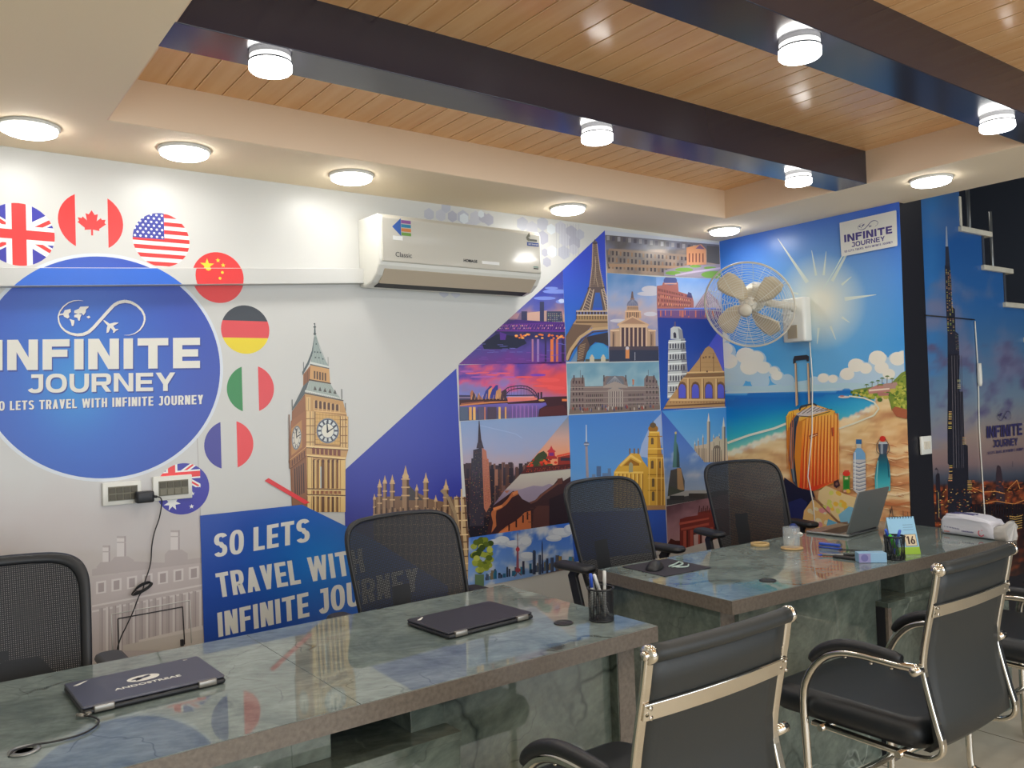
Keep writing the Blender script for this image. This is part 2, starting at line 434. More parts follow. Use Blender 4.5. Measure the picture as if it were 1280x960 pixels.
    for k in range(10):
        a = 2*pi*k/10; M.line([(153+26*cos(a),275+70*sin(a)),(153+36*cos(a),275+96*sin(a))],7,(66,64,72))
    # piers
    for x, w in ((243,26),(270,8),(285,16),(306,10)): M.rect(x,30,x+w,360,(216,182,124)); M.rect(x+w,30,x+w+4,360,(110,75,46))
    for x in (560,584,612): M.poly([(x,75),(x+15,78),(x+15,365),(x,360)],(216,182,124)); M.rect(x+15,80,x+18,365,(110,75,46))
    for y in (95,160,240,310): M.rect(240,y,318,y+8,(140,98,60)); M.rect(560,y+10,622,y+18,(140,98,60))
    for x, y0, y1 in ((88,110,330),(90,330,560)): M.line([(x-4,y0-50),(x,y1)], 10, (120,82,56))
    M.poly([(240,345),(630,368),(630,384),(240,362)], (224,194,140)); M.poly([(240,362),(630,384),(630,392),(240,370)], (100,66,40))
    for k in range(7): M.poly([(298+k*39,375+k*3),(324+k*39,376+k*3),(324+k*39,425+k*3),(298+k*39,422+k*3)], (120,68,48)); M.ell(311+k*39,375+k*3,13,12,(120,68,48),10)
    M.poly([(240,428),(610,455),(600,475),(250,442)], (222,190,130)); M.poly([(250,442),(602,474),(602,482),(250,450)], (104,70,42))
    M.poly([(95,480),(240,365),(240,440),(95,560)], (150,100,62)); 
    for k in range(6): M.poly([(108+k*22,485-k*17),(120+k*22,476-k*17),(120+k*22,530-k*17),(108+k*22,538-k*17)], (96,60,42))
    M.line([(92,480),(240,362)],6,(196,150,95)); M.line([(95,562),(240,442)],6,(90,58,40))
    # shaft below
    M.poly([(108,560),(242,455),(255,830),(245,960),(112,900)], (132,88,60))
    for k in range(5): M.poly([(130+k*20,560-k*12),(140+k*20,554-k*12),(146+k*20,815-k*8),(136+k*20,820-k*8)], (70,50,44))
    M.rect(255,455,300,960,(216,182,118)); M.rect(288,455,293,960,(140,100,60)); M.rect(560,480,602,960,(214,180,116))
    for k, x in enumerate((306,345,384,440,480,522)):
        M.rect(x,490,x+24,740,(140,96,56) if k%2 else (104,70,42)); M.rect(x+4,500,x+9,740,(90,60,38)); M.ell(x+12,490,14,18,(90,54,36),10)
        M.rect(x,815,x+24,960,(120,84,50) if k%2 else (96,66,42)); M.ell(x+12,825,12,14,(90,54,36),10)
    for x in (325,366,425,465,505,545): M.rect(x-6,480,x+6,960,(214,180,116))
    M.rect(372,540,382,740,(176,184,180))
    for y in (740,795): M.poly([(250,y),(604,y+8),(604,y+18),(250,y+10)], (96,66,42)); M.poly([(250,y+10),(604,y+18),(604,y+26),(250,y+18)], (222,190,130))
    for k in range(7): M.rect(300+k*40,765,322+k*40,792,(140,84,54))

def westminster(M):
    """pinnacled roofline of the gothic palace, drawn on the blue triangle"""
    M.T = (400, 560, 2.909); M.clip = None; M.layer = 8
    c, d, l = (150,120,92), (84,62,50), (190,158,118)
    M.poly([(195,215),(195,178),(300,175),(330,150),(400,185),(470,200),(490,180),(520,250),(545,320),(545,515),(195,600)], (120,92,70))
    M.poly([(290,190),(318,128),(375,190)], (70,66,68))
    for x, top, w in ((217,112,12),(236,98,12),(263,95,14),(311,62,22),(352,130,9),(385,88,15),(421,170,9),(458,112,16),(497,170,10),(198,165,8)):
        M.poly([(x-w*.5,top+w*2.2),(x,top),(x+w*.5,top+w*2.2)], l)
        M.ell(x,top+w*1.9,w*.55,w*.5,(198,166,120),10)
        M.rect(x-w*.55,top+w*2.2,x+w*.55,260,c); M.rect(x+w*.2,top+w*2.2,x+w*.55,260,d)
        for k in range(3): M.rect(x-w*.7,top+w*2.2+k*30,x+w*.7,top+w*2.2+k*30+5,l)
    for k in range(30): M.rect(200+k*10,215+(k%3)*4,205+k*10,600,(160,130,98) if k%2 else (70,52,44))
    for y in range(240,600,36): M.rect(195,y,500,y+5,(170,140,104))
    M.T = (560, 500, 3.5556)
    for x, x2 in ((35,60),(62,92)):
        M.poly([(x-8,430),(x+16,430),(x2+16,840),(x2-8,850)], (190,162,122)); M.poly([(x+8,430),(x+16,430),(x2+16,840),(x2+6,842)], (110,80,60))
    for y in range(440,840,32): M.line([(30+(y-430)*.06,y),(80+(y-430)*.06,y-2)], 5, (96,70,52) if (y//32)%2 else (222,196,150))
    M.line([(60,395),(62,600)], 7, (206,178,138)); M.line([(10,430),(30,560)], 16, (120,96,76))
    M.line([(-30,400),(0,430),(30,500),(50,590)], 14, (150,128,100))

def flags(M):
    W = (222,222,214)
    def disc(px, py, r, T=None): # convex circle in the wall, in drawing px
        p = hit(px, py, 1, WY); out = []
        M.T = (0,0,1)
        for i in range(48):
            a = 2*pi*i/48; q = Vector((p.x+r*cos(a), WY, p.z+r*sin(a)))
            v = RW.transposed() @ (q-EYE); out.append((CX0+F*v.x/-v.z, CY0-F*v.y/-v.z))
        return p, out
    def scr(x, z):
        v = RW.transposed() @ (Vector((x, WY, z))-EYE); return (CX0+F*v.x/-v.z, CY0-F*v.y/-v.z)
    R, B = (226,62,62), (62,62,160)
    def start(px, py, r):
        p, c = disc(px, py, r); M.layer = 6; M.clip = c
        def Q(u0, v0, u1, v1, col, lay=None): M.poly([scr(p.x+u*r, p.z+v*r) for u, v in ((u0,v0),(u1,v0),(u1,v1),(u0,v1))], col, lay)
        def PL(uv, col, lay=None): M.poly([scr(p.x+u*r, p.z+v*r) for u, v in uv], col, lay)
        return Q, PL
    r = .108
    def union(Q, PL):
        Q(-1.3,-1.1,1.3,1.1,B)
        def dg(a, b, w, col):
            d = math.hypot(b[0]-a[0], b[1]-a[1]); nx, ny = -(b[1]-a[1])/d*w, (b[0]-a[0])/d*w
            PL([(a[0]+nx,a[1]+ny),(b[0]+nx,b[1]+ny),(b[0]-nx,b[1]-ny),(a[0]-nx,a[1]-ny)], col)
        dg((-1.6,-1),(1.6,1),.17,(232,232,228)); dg((-1.6,1),(1.6,-1),.17,(232,232,228))
        dg((-1.6,-1.06),(1.6,.94),.06,R); dg((-1.6,1.06),(1.6,-.94),.06,R)
        Q(-.36,-1.1,.36,1.1,(232,232,228)); Q(-1.3,-.28,1.3,.28,(232,232,228)); Q(-.2,-1.1,.2,1.1,R); Q(-1.3,-.15,1.3,.15,R)
    union(*start(24,293,.112))
    Q, PL = start(114,277,.110)
    Q(-1.1,-1.1,-.48,1.1,R); Q(.52,-1.1,1.1,1.1,R)
    leaf = [(0,.34),(.09,.19),(.19,.22),(.15,-.02),(.28,.1),(.31,.04),(.43,.06),(.39,-.06),(.44,-.1),(.22,-.28),(.23,-.35),(.03,-.32),(.03,-.52)]
    PL([(u+.02,v+.05) for u, v in leaf]+[(-u+.02,v+.05) for u, v in reversed(leaf)], R)
    Q, PL = start(202,300,.105)
    Q(-1.1,-1.1,1.1,1.1,(232,228,222))
    for k in range(7): Q(-1.1,.98-k*.3,1.1,.83-k*.3,R)
    Q(-1.1,.02,.1,1.1,(62,68,150))
    for j in range(7):
        for i in range(6): 
            u, v = -.92+i*.19+(j%2)*.095, .1+j*.135
            if u < .04: PL([(u+.045*cos(q*pi/3),v+.045*sin(q*pi/3)) for q in range(6)], (235,235,235), M.layer+1)
    M.layer += 1
    Q, PL = start(273,347,.103)
    Q(-1.1,-1.1,1.1,1.1,R)
    def star(PL, u, v, s, col, a0=90):
        PL([(u+(s if k%2==0 else s*.4)*cos(RAD(a0+36*k)), v+(s if k%2==0 else s*.4)*sin(RAD(a0+36*k))) for k in range(10)], col)
    Y = (240,205,60)
    star(PL,-.42,.45,.28,Y)
    for u, v in ((0,.68),(.2,.5),(.22,.25),(.04,.05)): star(PL,u,v,.1,Y,20)
    Q, PL = start(307,412,.100)
    Q(-1.1,.36,1.1,1.1,(52,58,66)); Q(-1.1,-.34,1.1,.36,(212,70,74)); Q(-1.1,-1.1,1.1,-.34,(222,200,30))
    Q, PL = start(313.5,486,.098)
    Q(-1.1,-1.1,-.36,1.1,(48,130,70)); Q(.33,-1.1,1.1,1.1,(214,66,70))
    Q, PL = start(286.5,556,.099)
    Q(-1.1,-1.1,-.33,1.1,(64,62,146)); Q(.32,-1.1,1.1,1.1,(222,64,66))
    Q, PL = start(229,611,.100)
    Q(-1.1,-1.1,1.1,1.1,(62,60,160))
    def dg(a, b, w, col):
        d = math.hypot(b[0]-a[0], b[1]-a[1]); nx, ny = -(b[1]-a[1])/d*w, (b[0]-a[0])/d*w
        PL([(a[0]+nx,a[1]+ny),(b[0]+nx,b[1]+ny),(b[0]-nx,b[1]-ny),(a[0]-nx,a[1]-ny)], col)
    dg((-.9,.05),(.6,1.05),.1,(230,230,226)); dg((-.9,1.05),(.66,.02),.1,(230,230,226)); dg((-.9,.05),(.6,1.05),.035,R); dg((-.9,1.05),(.66,.02),.035,R)
    Q(-1.1,.38,.66,.72,(230,230,226)); Q(-.62,.1,-.2,1.1,(230,230,226)); Q(-.55,.1,-.28,1.1,R); Q(-1.1,.44,.66,.66,R)
    Q(.66,-.2,1.1,1.1,(62,60,160)); Q(-1.1,-1.1,1.1,.02,(62,60,160))
    PL([(-.42+(.32 if k%2==0 else .15)*cos(RAD(90+180/7*k)), -.5+(.32 if k%2==0 else .15)*sin(RAD(90+180/7*k))) for k in range(14)], (230,230,226))
    star(PL,.35,-.22,.09,(230,230,226)); star(PL,.62,.05,.07,(230,230,226)); star(PL,.3,-.72,.1,(230,230,226))
    # rims of the white discs
    M.clip = None

CIRCLE = []
def brand_disc(M, plane_pts):
    M.clip = None; M.T = (0,0,1); M.layer = 2
    M.poly(plane_pts['rim'], (205,212,220))
    def f(x, y):
        d = math.hypot((x-95)/150, (y-480)/175)
        c = ramp([(0,(48,140,208)),(.45,(46,100,190)),(1,(50,78,172)),(1.3,(52,74,165))], d)
        return c
    M.fieldpoly(plane_pts['disc'], 9, f)
    M.layer = 6
    wht, sh = (216,214,204), (38,60,140)
    mural_text(M, 'INFINITE', (-8.5,463), (250,460), (-8.5,425), wht, sh, (.04,-.05), w=1.12, t=.34, h=.24, gap=.17)
    mural_text(M, 'JOURNEY', (34,491), (219,488.5), (34,468), wht, sh, (.05,-.07), w=1.05, t=.25, h=.20, gap=.14)
    mural_text(M, 'SO LETS TRAVEL WITH INFINITE JOURNEY', (-10,513.5), (254,505), (-10,502), wht, sh, (.05,-.07), w=.42, t=.16, h=.15, gap=.09, space=.3)
    brand_loop(M, None, lambda x, y: (60+x/9.143, 350+y/9.143), wht, sh, (6,10))

def back_wall_print(M):
    M.tmx = 0
    M.clip = None
    # faded palace at lower left
    M.T = (0,0,1); M.layer = 1
    def pale(x, y):
        n = fbm(x, y, .02, 4, 3); t = max(0, min(1, (y-585)/60))
        c = mix((196,196,194), (190,182,180), t*.8+n*.2)
        if y > 690 : c = mix(c, (184,176,170), .5+.5*n)
        return c
    M.fieldpoly([(-60,560),(246,548),(256,806),(256,900),(-60,900)], 8, pale)
    M.T = (0, 640, 3); M.layer = 8
    a, b, c_ = (176,166,164), (206,199,196), (164,153,152)
    M.poly([(345,250),(750,175),(765,500),(345,560)], (186,176,174))
    for x, w, t0, t1 in ((385,28,125,190),(438,34,90,170),(640,34,68,145)):
        M.rect(x,t0,x+w,t1,b); M.rect(x,t0,x+w,t0+8,a); M.rect(x+w-6,t0,x+w,t1,c_); M.rect(x,t0+22,x+w,t0+26,a)
        M.poly([(x-22,t1+14),(x-8,t1-2),(x+w+8,t1-4),(x+w+30,t1+10),(x+w+30,t1+40),(x-22,t1+44)], a)
    M.poly([(345,215),(500,185),(610,190),(760,170),(760,190),(345,240)], a)
    for k in range(7):
        x = 360+k*58; M.poly([(x,262-k*9),(x+38,256-k*9),(x+38,302-k*9),(x,308-k*9)], b); M.poly([(x+8,268-k*9),(x+30,264-k*9),(x+30,298-k*9),(x+8,302-k*9)], c_)
    for y in (325,345): M.poly([(345,y+25),(760,y-55),(760,y-48),(345,y+32)], b)
    for k in range(16):
        x = 372+k*25; M.rect(x,360-k*4.5,x+9,520,b if k%2 else a); M.rect(x+9,360-k*4.5,x+14,520,c_)
    M.poly([(520,480),(760,425),(765,455),(520,500)], (204,196,190)); M.poly([(460,500),(765,440),(765,520),(460,520)], (192,184,176))
    # blue triangle behind the tower and the gothic palace
    M.clip = None; M.T = (0,0,1); M.layer = 2
    def bt(x, y): return mix((58,76,176), (52,54,140), (y-460)/200)
    M.fieldpoly([(430,588.5),(571,460),(575,456.6),(578,625),(586,800),(434,800)], 14, bt)
    big_ben(M); westminster(M)
    # blue slogan panel
    M.T = (0,0,1); M.layer = 3
    def blue(x, y):
        d = math.hypot((x-405)/95, (y-700)/75); return ramp([(0,(30,120,200)),(.6,(34,98,182)),(1.2,(38,78,165)),(2,(40,74,160))], d)
    M.poly([(246,548),(247,548),(251,645),(250,645)], (170,166,164))
    M.layer = M.tmx+1   # keeps the panel over the clock tower's foot
    M.fieldpoly([(250,644.5),(390,629.5),(432,652),(470,676),(560,720),(560,760),(560,830),(256,830)], 9, blue)
    M.layer = M.tmx+1
    wht = (214,213,206)
    T5 = lambda x, y: (240+x/3.5556, 580+y/3.5556)
    kw = dict(w=.47, t=.176, h=.16, gap=.078, space=.26)
    mural_text(M, 'SO LETS', T5(98,417), T5(523,345), T5(98,312), wht, **kw)
    mural_text(M, 'TRAVEL WITH', T5(118,595), T5(770,482), T5(103,487), wht, **kw)
    mural_text(M, 'INFINITE JOURNEY', T5(118,770), T5(1010,565), T5(112,662), wht, **kw)
    M.T = (240,580,3.5556); M.layer = M.tmx+1
    M.poly([(323,75),(340,62),(525,172),(500,178)], (214,52,56))
    flags(M)
    # honeycomb above the cooler
    M.T = (430, 240, 3.765); M.clip = None; M.layer = 3
    def hexa(x, y, r, col): M.poly([(x+r*.88*sin(k*pi/3), y-r*cos(k*pi/3)+ (r*.88*sin(k*pi/3))*.10) for k in range(6)], col)
    hx = [(400,105,30),(455,110,30),(510,115,28),(480,72,28),(620,122,34),(680,130,30),(560,118,34),(590,160,32),(655,120,26),(840,150,34),(885,170,34),(935,215,34),(935,150,34),(1020,170,34),(1070,190,34),(1110,200,26),(1040,225,34),(1085,240,34),(1035,285,34),(1080,270,26),(955,330,24),(470,470,28),(525,472,28),(945,285,20)]
    for k, (x, y, r) in enumerate(hx): hexa(x, y, r, [(178,180,190),(186,187,195),(170,170,182)][k%3])
    for x, y, r in ((565,125,26),(645,104,18),(975,175,26),(980,280,30)): hexa(x, y, r, (206,212,216))
    for k in range(9): M.line([(1000+k*13,150),(1000+k*13,300)], 1.2, (160,160,172))

    # ---------------- collage ----------------
    Z7 = (560,280,3.5556); Z8 = (560,500,3.5556)
    BL = (58,60,150)
    # 1 aerial palace and gardens
    def f(x, y):
        n = fbm(x, y, .012, 4, 1); c = mix((112,106,104), (176,150,128), n+.5)
        if y < 110: c = mix((120,122,140), (98,92,92), n+.5)
        return c
    M.tile([(697,28),(1205,85),(1212,245),(707,217)], 12, f, Z7)
    for j in range(3):
        for k in range(26): M.poly([(712+k*17,118+j*30+k*1.4),(720+k*17,118+j*30+k*1.4),(720+k*17,138+j*30+k*1.2),(712+k*17,138+j*30+k*1.2)], (78,70,72) if (k+j)%3 else (150,118,92))
    M.poly([(697,28),(1205,82),(1205,92),(697,48)], (186,190,200))
    for k in range(18): M.rect(705+k*24,52+k*2.6,718+k*24,72+k*2.6,(84,80,92) if k%2 else (150,146,150))
    M.poly([(715,108),(1100,140),(1100,150),(715,118)], (150,128,112)); M.poly([(715,176),(1120,190),(1120,200),(715,190)], (170,138,110))
    M.poly([(1060,105),(1125,90),(1145,110),(1148,180),(1062,182)], (198,140,100)); M.poly([(1100,110),(1120,92),(1142,112)], (120,92,120))
    for k in range(5): M.rect(1070+k*15,130,1076+k*15,170,(120,74,60))
    M.poly([(1150,95),(1206,100),(1208,180),(1150,170)], (92,88,84))
    M.poly([(960,205),(1060,185),(1210,178),(1212,245),(960,232)], (150,140,150))
    for x, y, a_, b_ in ((1050,203,40,9),(1100,188,26,6),(1180,225,55,16),(1000,218,34,9),(1165,195,28,6)): M.ell(x,y,a_,b_,(120,160,70))
    M.line([(1010,228),(1100,212),(1210,196)], 8, (188,170,190))
    # 2 iron lattice tower
    def f(x, y): return mix((56,76,190), (52,120,200), (y-150)/430)
    M.tile([(510,205),(697,28),(715,610),(526,612)], 20, f, Z7)
    tw, tl, td = (140,116,98), (198,176,148), (70,58,62)
    T4 = (700,360,9.143)
    M.T = (700,280,10.667); M.clip = None
    M.poly([(432,255),(495,255),(520,540),(560,730),(600,850),(380,850),(418,640)], (104,88,86))
    M.line([(438,255),(430,560),(395,850)], 9, tl); M.line([(492,255),(530,600),(580,850)], 9, tl); M.line([(470,430),(480,720),(510,850)], 6, tl); M.line([(478,480),(455,800)],5,tl)
    for k in range(22): y = 270+k*26; w_ = 26+k*3.6; x = 465+k*1.2; M.line([(x-w_,y),(x+w_,y+22)], 3, tw); M.line([(x+w_,y),(x-w_,y+22)], 3, (166,144,122))
    M.ell(465,240,30,18,(110,106,120)); M.rect(430,248,500,262,td); M.rect(459,205,470,240,td)
    M.poly([(375,842),(590,842),(605,870),(365,870)], td)
    M.T = Z7; M.clip = [(510,205),(697,28),(715,610),(526,612)]
    M.poly([(627,280),(693,280),(712,390),(712,400),(575,400),(600,350)], (100,86,86))
    M.poly([(655,305),(675,305),(690,390),(640,390)], (60,96,170)); M.rect(650,372,682,384,(60,90,190))
    for a_, b_ in (((632,285),(596,385)),((648,290),(628,388)),((682,290),(704,388)),((692,285),(712,350))): M.line([a_,b_],4,tl)
    for k in range(8): y = 290+k*12; w_ = 8+k*3; M.line([(632-k*4,y),(646-k*3,y+12)],2,tl); M.line([(684+k*2,y),(700+k*2,y+12)],2,tl)
    M.rect(570,384,714,390,tl); M.rect(570,390,714,402,td)
    for k in range(10): M.rect(574+k*14,390,579+k*14,402,(120,128,170))
    M.rect(572,402,714,408,(206,182,146)); M.rect(570,408,714,424,(84,66,58))
    for k in range(20): M.rect(574+k*7,408,577+k*7,424,(190,158,112))
    M.poly([(570,424),(714,424),(714,470),(640,460),(560,500),(548,470),(555,445)], (168,138,104))
    M.poly([(568,432),(714,432),(714,440),(568,440)], (110,86,66))
    # legs and arch
    M.poly([(556,445),(640,450),(580,520),(540,600),(526,600),(524,500)], (112,90,76))
    M.line([(527,605),(545,560),(585,505),(640,468),(714,462)], 13, (188,158,118)); M.line([(535,608),(556,560),(596,512),(645,480),(714,474)], 5, (90,72,62))
    M.poly([(580,560),(620,500),(714,480),(714,545),(690,530),(655,525),(630,545),(605,612),(572,612)], (62,58,66))
    M.poly([(575,545),(615,500),(630,540),(600,612),(575,612)], (96,78,72))
    for k in range(9): M.line([(585-k*1.5,540+k*8),(612-k*1.5,532+k*8)],2.5,(170,144,112)); 
    M.poly([(606,612),(618,570),(640,538),(668,527),(695,535),(714,556),(714,612)], (70,146,196))
    M.poly([(545,612),(575,560),(572,612)], (110,140,170))
    M.rect(610,600,715,612,(90,90,84))
    for x in (640,690): M.rect(x-10,590,x+10,612,(196,186,160)); M.ell(x,588,6,8,(196,186,160),8)
    # 3 purple bridge at dusk
    def f(x, y):
        n = fbm(x, y, .012, 4, 5); 
        if y < 420: c = ramp([(0,(72,68,120)),(.35,(60,72,168)),(.75,(92,96,170)),(1,(170,130,140))], (y-215)/200+n*.3)
        else: c = ramp([(0,(90,70,130)),(.3,(50,50,92)),(.6,(86,72,150)),(1,(110,60,140))], (y-420)/205+n*.25)
        return c
    M.tile([(47,624),(510,205),(525,620)], 9, f, Z7)
    for x, y, a_, b_ in ((480,300,60,10),(430,330,50,8),(500,345,22,9),(460,285,30,6)): M.ell(x,y,a_,b_,(120,140,215),12)
    M.ell(505,342,14,9,(190,205,235),12)
    M.poly([(345,440),(345,395),(440,385),(450,445)], (206,166,150)); M.poly([(300,440),(320,395),(345,392),(345,440)], (120,100,130))
    M.rect(408,345,427,440,(58,62,96)); M.rect(428,385,436,440,(180,150,140)); M.poly([(438,440),(438,388),(505,388),(512,440)], (62,70,96)); M.rect(326,388,352,440,(64,64,96))
    M.grid([(442,395),(505,395),(508,438),(442,438)], 7, 5, .5, .45, (150,150,130), .7, 20)
    M.rect(510,400,520,450,(190,150,130))
    M.poly([(215,462),(300,425),(520,438),(522,476),(215,474)], (72,48,120))
    M.grid([(225,448),(520,444),(522,468),(215,470)], 34, 2, .4, .5, (216,160,150), .6, 40)
    M.line([(215,474),(522,476)], 6, (110,54,150)); M.line([(240,448),(520,438)], 5, (96,50,140))
    for k in range(24): M.line([(235+k*12,470),(247+k*12,445)], 2, (130,70,160))
    M.poly([(150,530),(215,490),(330,500),(350,530),(300,556),(160,556)], (40,44,66)); M.poly([(230,480),(260,490),(255,515),(232,515)], (92,56,150))
    for k in range(26): x = 300+random.random()*215; M.ell(x,490+random.random()*18,5+random.random()*5,4,(226,120,60) if k%3 else (240,170,90),8)
    for x, w_, c in ((455,14,(220,120,70)),(480,10,(200,110,90)),(395,10,(150,120,180)),(372,8,(170,120,150)),(430,8,(60,50,90)),(505,12,(60,50,80))): M.rect(x,512,x+w_,612,c)
    for k in range(40): x = 120+random.random()*390; y = 520+random.random()*95; M.rect(x,y,x+26,y+2,(130,80,170) if y>570 else (110,110,190))
    # 4 domed pantheon
    def f(x, y):
        t = (y-220)/230; n = fbm(x, y, .02, 3, 8)
        return ramp([(0,(96,142,196)),(.45,(148,166,204)),(.8,(196,172,172)),(1,(150,150,180))], t+n*.2)
    M.tile([(707,217),(925,235),(937,608),(715,612)], 12, f, Z7)
    for x, y, a_, b_ in ((900,290,40,16),(890,310,50,10),(760,430,40,8),(900,400,30,10)): M.ell(x,y,a_,b_,(200,196,204),14)
    st, sd = (196,158,128), (92,70,66)
    M.poly([(816,300),(822,300),(826,335),(812,335)], (110,90,90)); M.rect(810,330,829,344,(150,120,110))
    M.poly([(797,362),(800,346),(812,336),(828,336),(840,348),(844,364)], (118,122,146)); M.ell(820,362,25,26,(118,122,146),20)
    for k in range(5): M.line([(820,338),(800+k*10,362)], 1.5, (150,152,170))
    M.poly([(796,364),(845,364),(848,388),(793,388)], st); M.poly([(788,385),(856,385),(860,420),(786,425)], (206,164,128))
    for k in range(7): M.rect(795+k*8,392,799+k*8,416,sd); M.rect(799+k*7,368,802+k*7,380,sd)
    M.rect(786,386,858,390,(226,190,150))
    M.poly([(720,470),(780,458),(880,460),(922,474),(924,560),(720,560)], (186,154,126)); 
    M.poly([(752,444),(820,408),(894,446),(894,452),(752,452)], (206,170,136)); M.poly([(768,443),(820,416),(878,444)], (170,132,108))
    M.rect(760,450,888,460,(214,182,148)); M.rect(764,460,884,545,(84,64,72))
    for k in range(7): M.rect(764+k*19,458,771+k*19,548,(206,176,146))
    for x in (730,900): M.rect(x,480,x+14,545,(160,130,108)); M.rect(x+4,490,x+7,540,(90,70,66))
    M.rect(722,470,762,476,(220,190,156)); M.rect(890,470,924,476,(220,190,156))
    M.poly([(716,545),(936,543),(937,608),(716,612)], (58,60,78)); M.rect(716,545,936,560,(84,72,80))
    M.rect(789,556,806,598,(214,140,84)); M.ell(797,552,8,8,(200,190,196),10); M.rect(830,570,832,606,(190,190,200)); M.line([(734,480),(734,550)],2,(60,50,60)); M.line([(900,480),(900,550)],2,(60,50,60))
    # 5 palace with glass pyramid
    def f(x, y): return ramp([(0,(120,158,214)),(.5,(176,196,226)),(.8,(196,180,190)),(1,(120,90,130))], (y-240)/170+fbm(x,y,.03,3,2)*.1)
    M.tile([(925,235),(1212,245),(1217,425),(930,415)], 12, f, Z7)
    M.poly([(928,275),(952,272),(955,262),(975,240),(1005,240),(1022,262),(1025,300),(1062,312),(1085,318),(1092,345),(1092,378),(928,382)], (176,110,98))
    M.ell(988,252,30,20,(84,92,140)); M.rect(966,230,1010,250,(84,92,140)); M.rect(962,262,1016,268,(214,170,150)); M.poly([(1060,325),(1068,302),(1082,308),(1086,330)], (80,84,130))
    M.grid([(932,280),(1080,318),(1080,372),(932,372)], 22, 4, .5, .55, (110,56,60), .95, 12); M.grid([(932,300),(1085,330),(1085,374),(932,374)], 16, 2, .3, .3, (236,170,120), .8, 12)
    M.poly([(1092,376),(1150,292),(1200,340),(1212,378)], (176,150,160)); M.poly([(1150,292),(1160,376),(1212,378)], (206,186,196))
    for k in range(8): M.line([(1098+k*8,376-k*2),(1152+k*5,298+k*6)],1.6,(110,84,110)); M.line([(1104+k*10,376),(1148-k*0,300+k*8)],1.4,(236,200,180))
    M.rect(928,376,1216,382,(90,96,170)); M.rect(1050,372,1190,377,(120,150,230))
    M.poly([(928,384),(1216,384),(1216,425),(928,415)], (120,86,130))
    for k in range(30): x = 932+random.random()*260; M.rect(x,384,x+5,404+random.random()*12,(206,120,90) if k%2 else (90,80,150))
    # 6 leaning tower with the arena
    def f(x, y): return mix((44,62,140), (38,84,170), (y-420)/400)
    M.tile([(931,415),(1217,425),(1236,812),(945,830)], 25, f, Z7)
    T6 = lambda x, y: ((800+x/6.858-560)*3.5556, (380+y/6.858-280)*3.5556)
    def P6(pts, c): M.poly([T6(*p) for p in pts], c)
    P6([(700,190),(560,400),(420,580),(700,600),(722,580)], (78,84,190))
    mb, ms, mk = (190,192,188), (140,138,140), (62,58,70)
    P6([(262,210),(290,192),(340,196),(362,225),(372,300),(262,300)], mb); P6([(325,205),(362,225),(372,300),(335,300)], ms)
    P6([(285,250),(300,240),(310,255),(312,292),(288,292)], mk); P6([(295,150),(305,150),(308,195),(292,195)], (110,90,110))
    P6([(245,310),(385,295),(408,600),(400,640),(330,800),(235,810),(240,500)], mb); P6([(350,300),(385,297),(410,600),(360,650)], ms)
    for j in range(6):
        y = 312+j*92
        P6([(242-j,y+14),(392+j*4,y+4),(393+j*4,y+14),(242-j,y+24)], (224,224,220))
        for k in range(6):
            if j > 3 and k > 2: continue
            x = 254+k*23+j*1; P6([(x,y+34),(x+6,y+22),(x+12,y+34),(x+12,y+68),(x,y+70)], mk)
        P6([(242-j,y+76),(394+j*4,y+68),(394+j*4,y+76),(242-j,y+84)], (104,100,108))
    cs, cd, cl = (178,138,90), (112,78,50), (208,170,116)
    P6([(590,360),(625,385),(668,470),(712,575),(725,620),(728,880),(200,900),(240,830),(320,720),(345,660),(420,580),(500,480),(560,380)], cs)
    P6([(405,588),(722,578),(725,630),(372,640)], (132,96,62)); P6([(405,582),(722,574),(722,586),(400,596)], cl); P6([(372,632),(725,620),(725,630),(368,642)], cl)
    for x in (515,628): P6([(x,420),(x+4,420),(x+6,580),(x,580)], cd)
    for x, y in ((565,455),(595,455),(628,460),(575,578),(545,460)): P6([(x-7,y-8),(x+7,y-8),(x+7,y+8),(x-7,y+8)], cd)
    for y in (420,500,540): P6([(640-(y-360)*.9-0,y),(640+(y-360)*.25,y),(640+(y-360)*.25,y+3),(640-(y-360)*.9,y+3)], (150,112,70))
    for x in (362,475,590,690):
        P6([(x-36+k*0,720) for k in range(1)]+[(x-34,700),(x-24,675),(x,664),(x+24,675),(x+36,700),(x+38,812),(x-34,812)], cd)
        P6([(x-30,720),(x-16,690),(x+2,686),(x+22,700),(x+30,730),(x+30,806),(x-30,806)], (86,88,190))
    for x in (404,526,645): P6([(x,640),(x+14,640),(x+16,830),(x,830)], cl); P6([(x+14,640),(x+20,640),(x+22,830),(x+16,830)], cd)
    P6([(262,812),(728,815),(728,828),(250,830)], cl); P6([(215,870),(728,845),(728,855),(210,882)], cd)
    for k in range(18): P6([(260+k*26,835),(264+k*26,835),(264+k*26,850),(260+k*26,850)], cd)
    # 7 opera house and harbour bridge
    def f(x, y):
        n = fbm(x, y*1.6, .0055, 4, 11)
        if y < 400:
            c = ramp([(0,(86,66,160)),(.25,(150,80,160)),(.45,(212,90,130)),(.7,(140,120,190)),(1,(110,130,200))], (y-50)/330+n*.5)
            r = max(0, (x-650)/500)*max(0, 1-abs(y-230)/220)*1.6
            return mix(c, (226,84,84), min(1, r+max(0, n)*.3))
        c = ramp([(0,(110,100,190)),(.5,(90,76,120)),(1,(80,90,120))], (y-430)/160+n*.2)
        return mix(c, (170,120,190), max(0, 1-abs(x-740)/220)*.6)
    M.tile([(105,50),(1182,18),(1195,555),(115,610)], 24, f, (560,450,8))
    for k in range(9): x = 130+k*20; M.ell(190+k*52,120+fbm(k,3,1,2,4)*60+(k%3)*18,70,9,(224,96,120) if k%2 else (176,96,176),14)
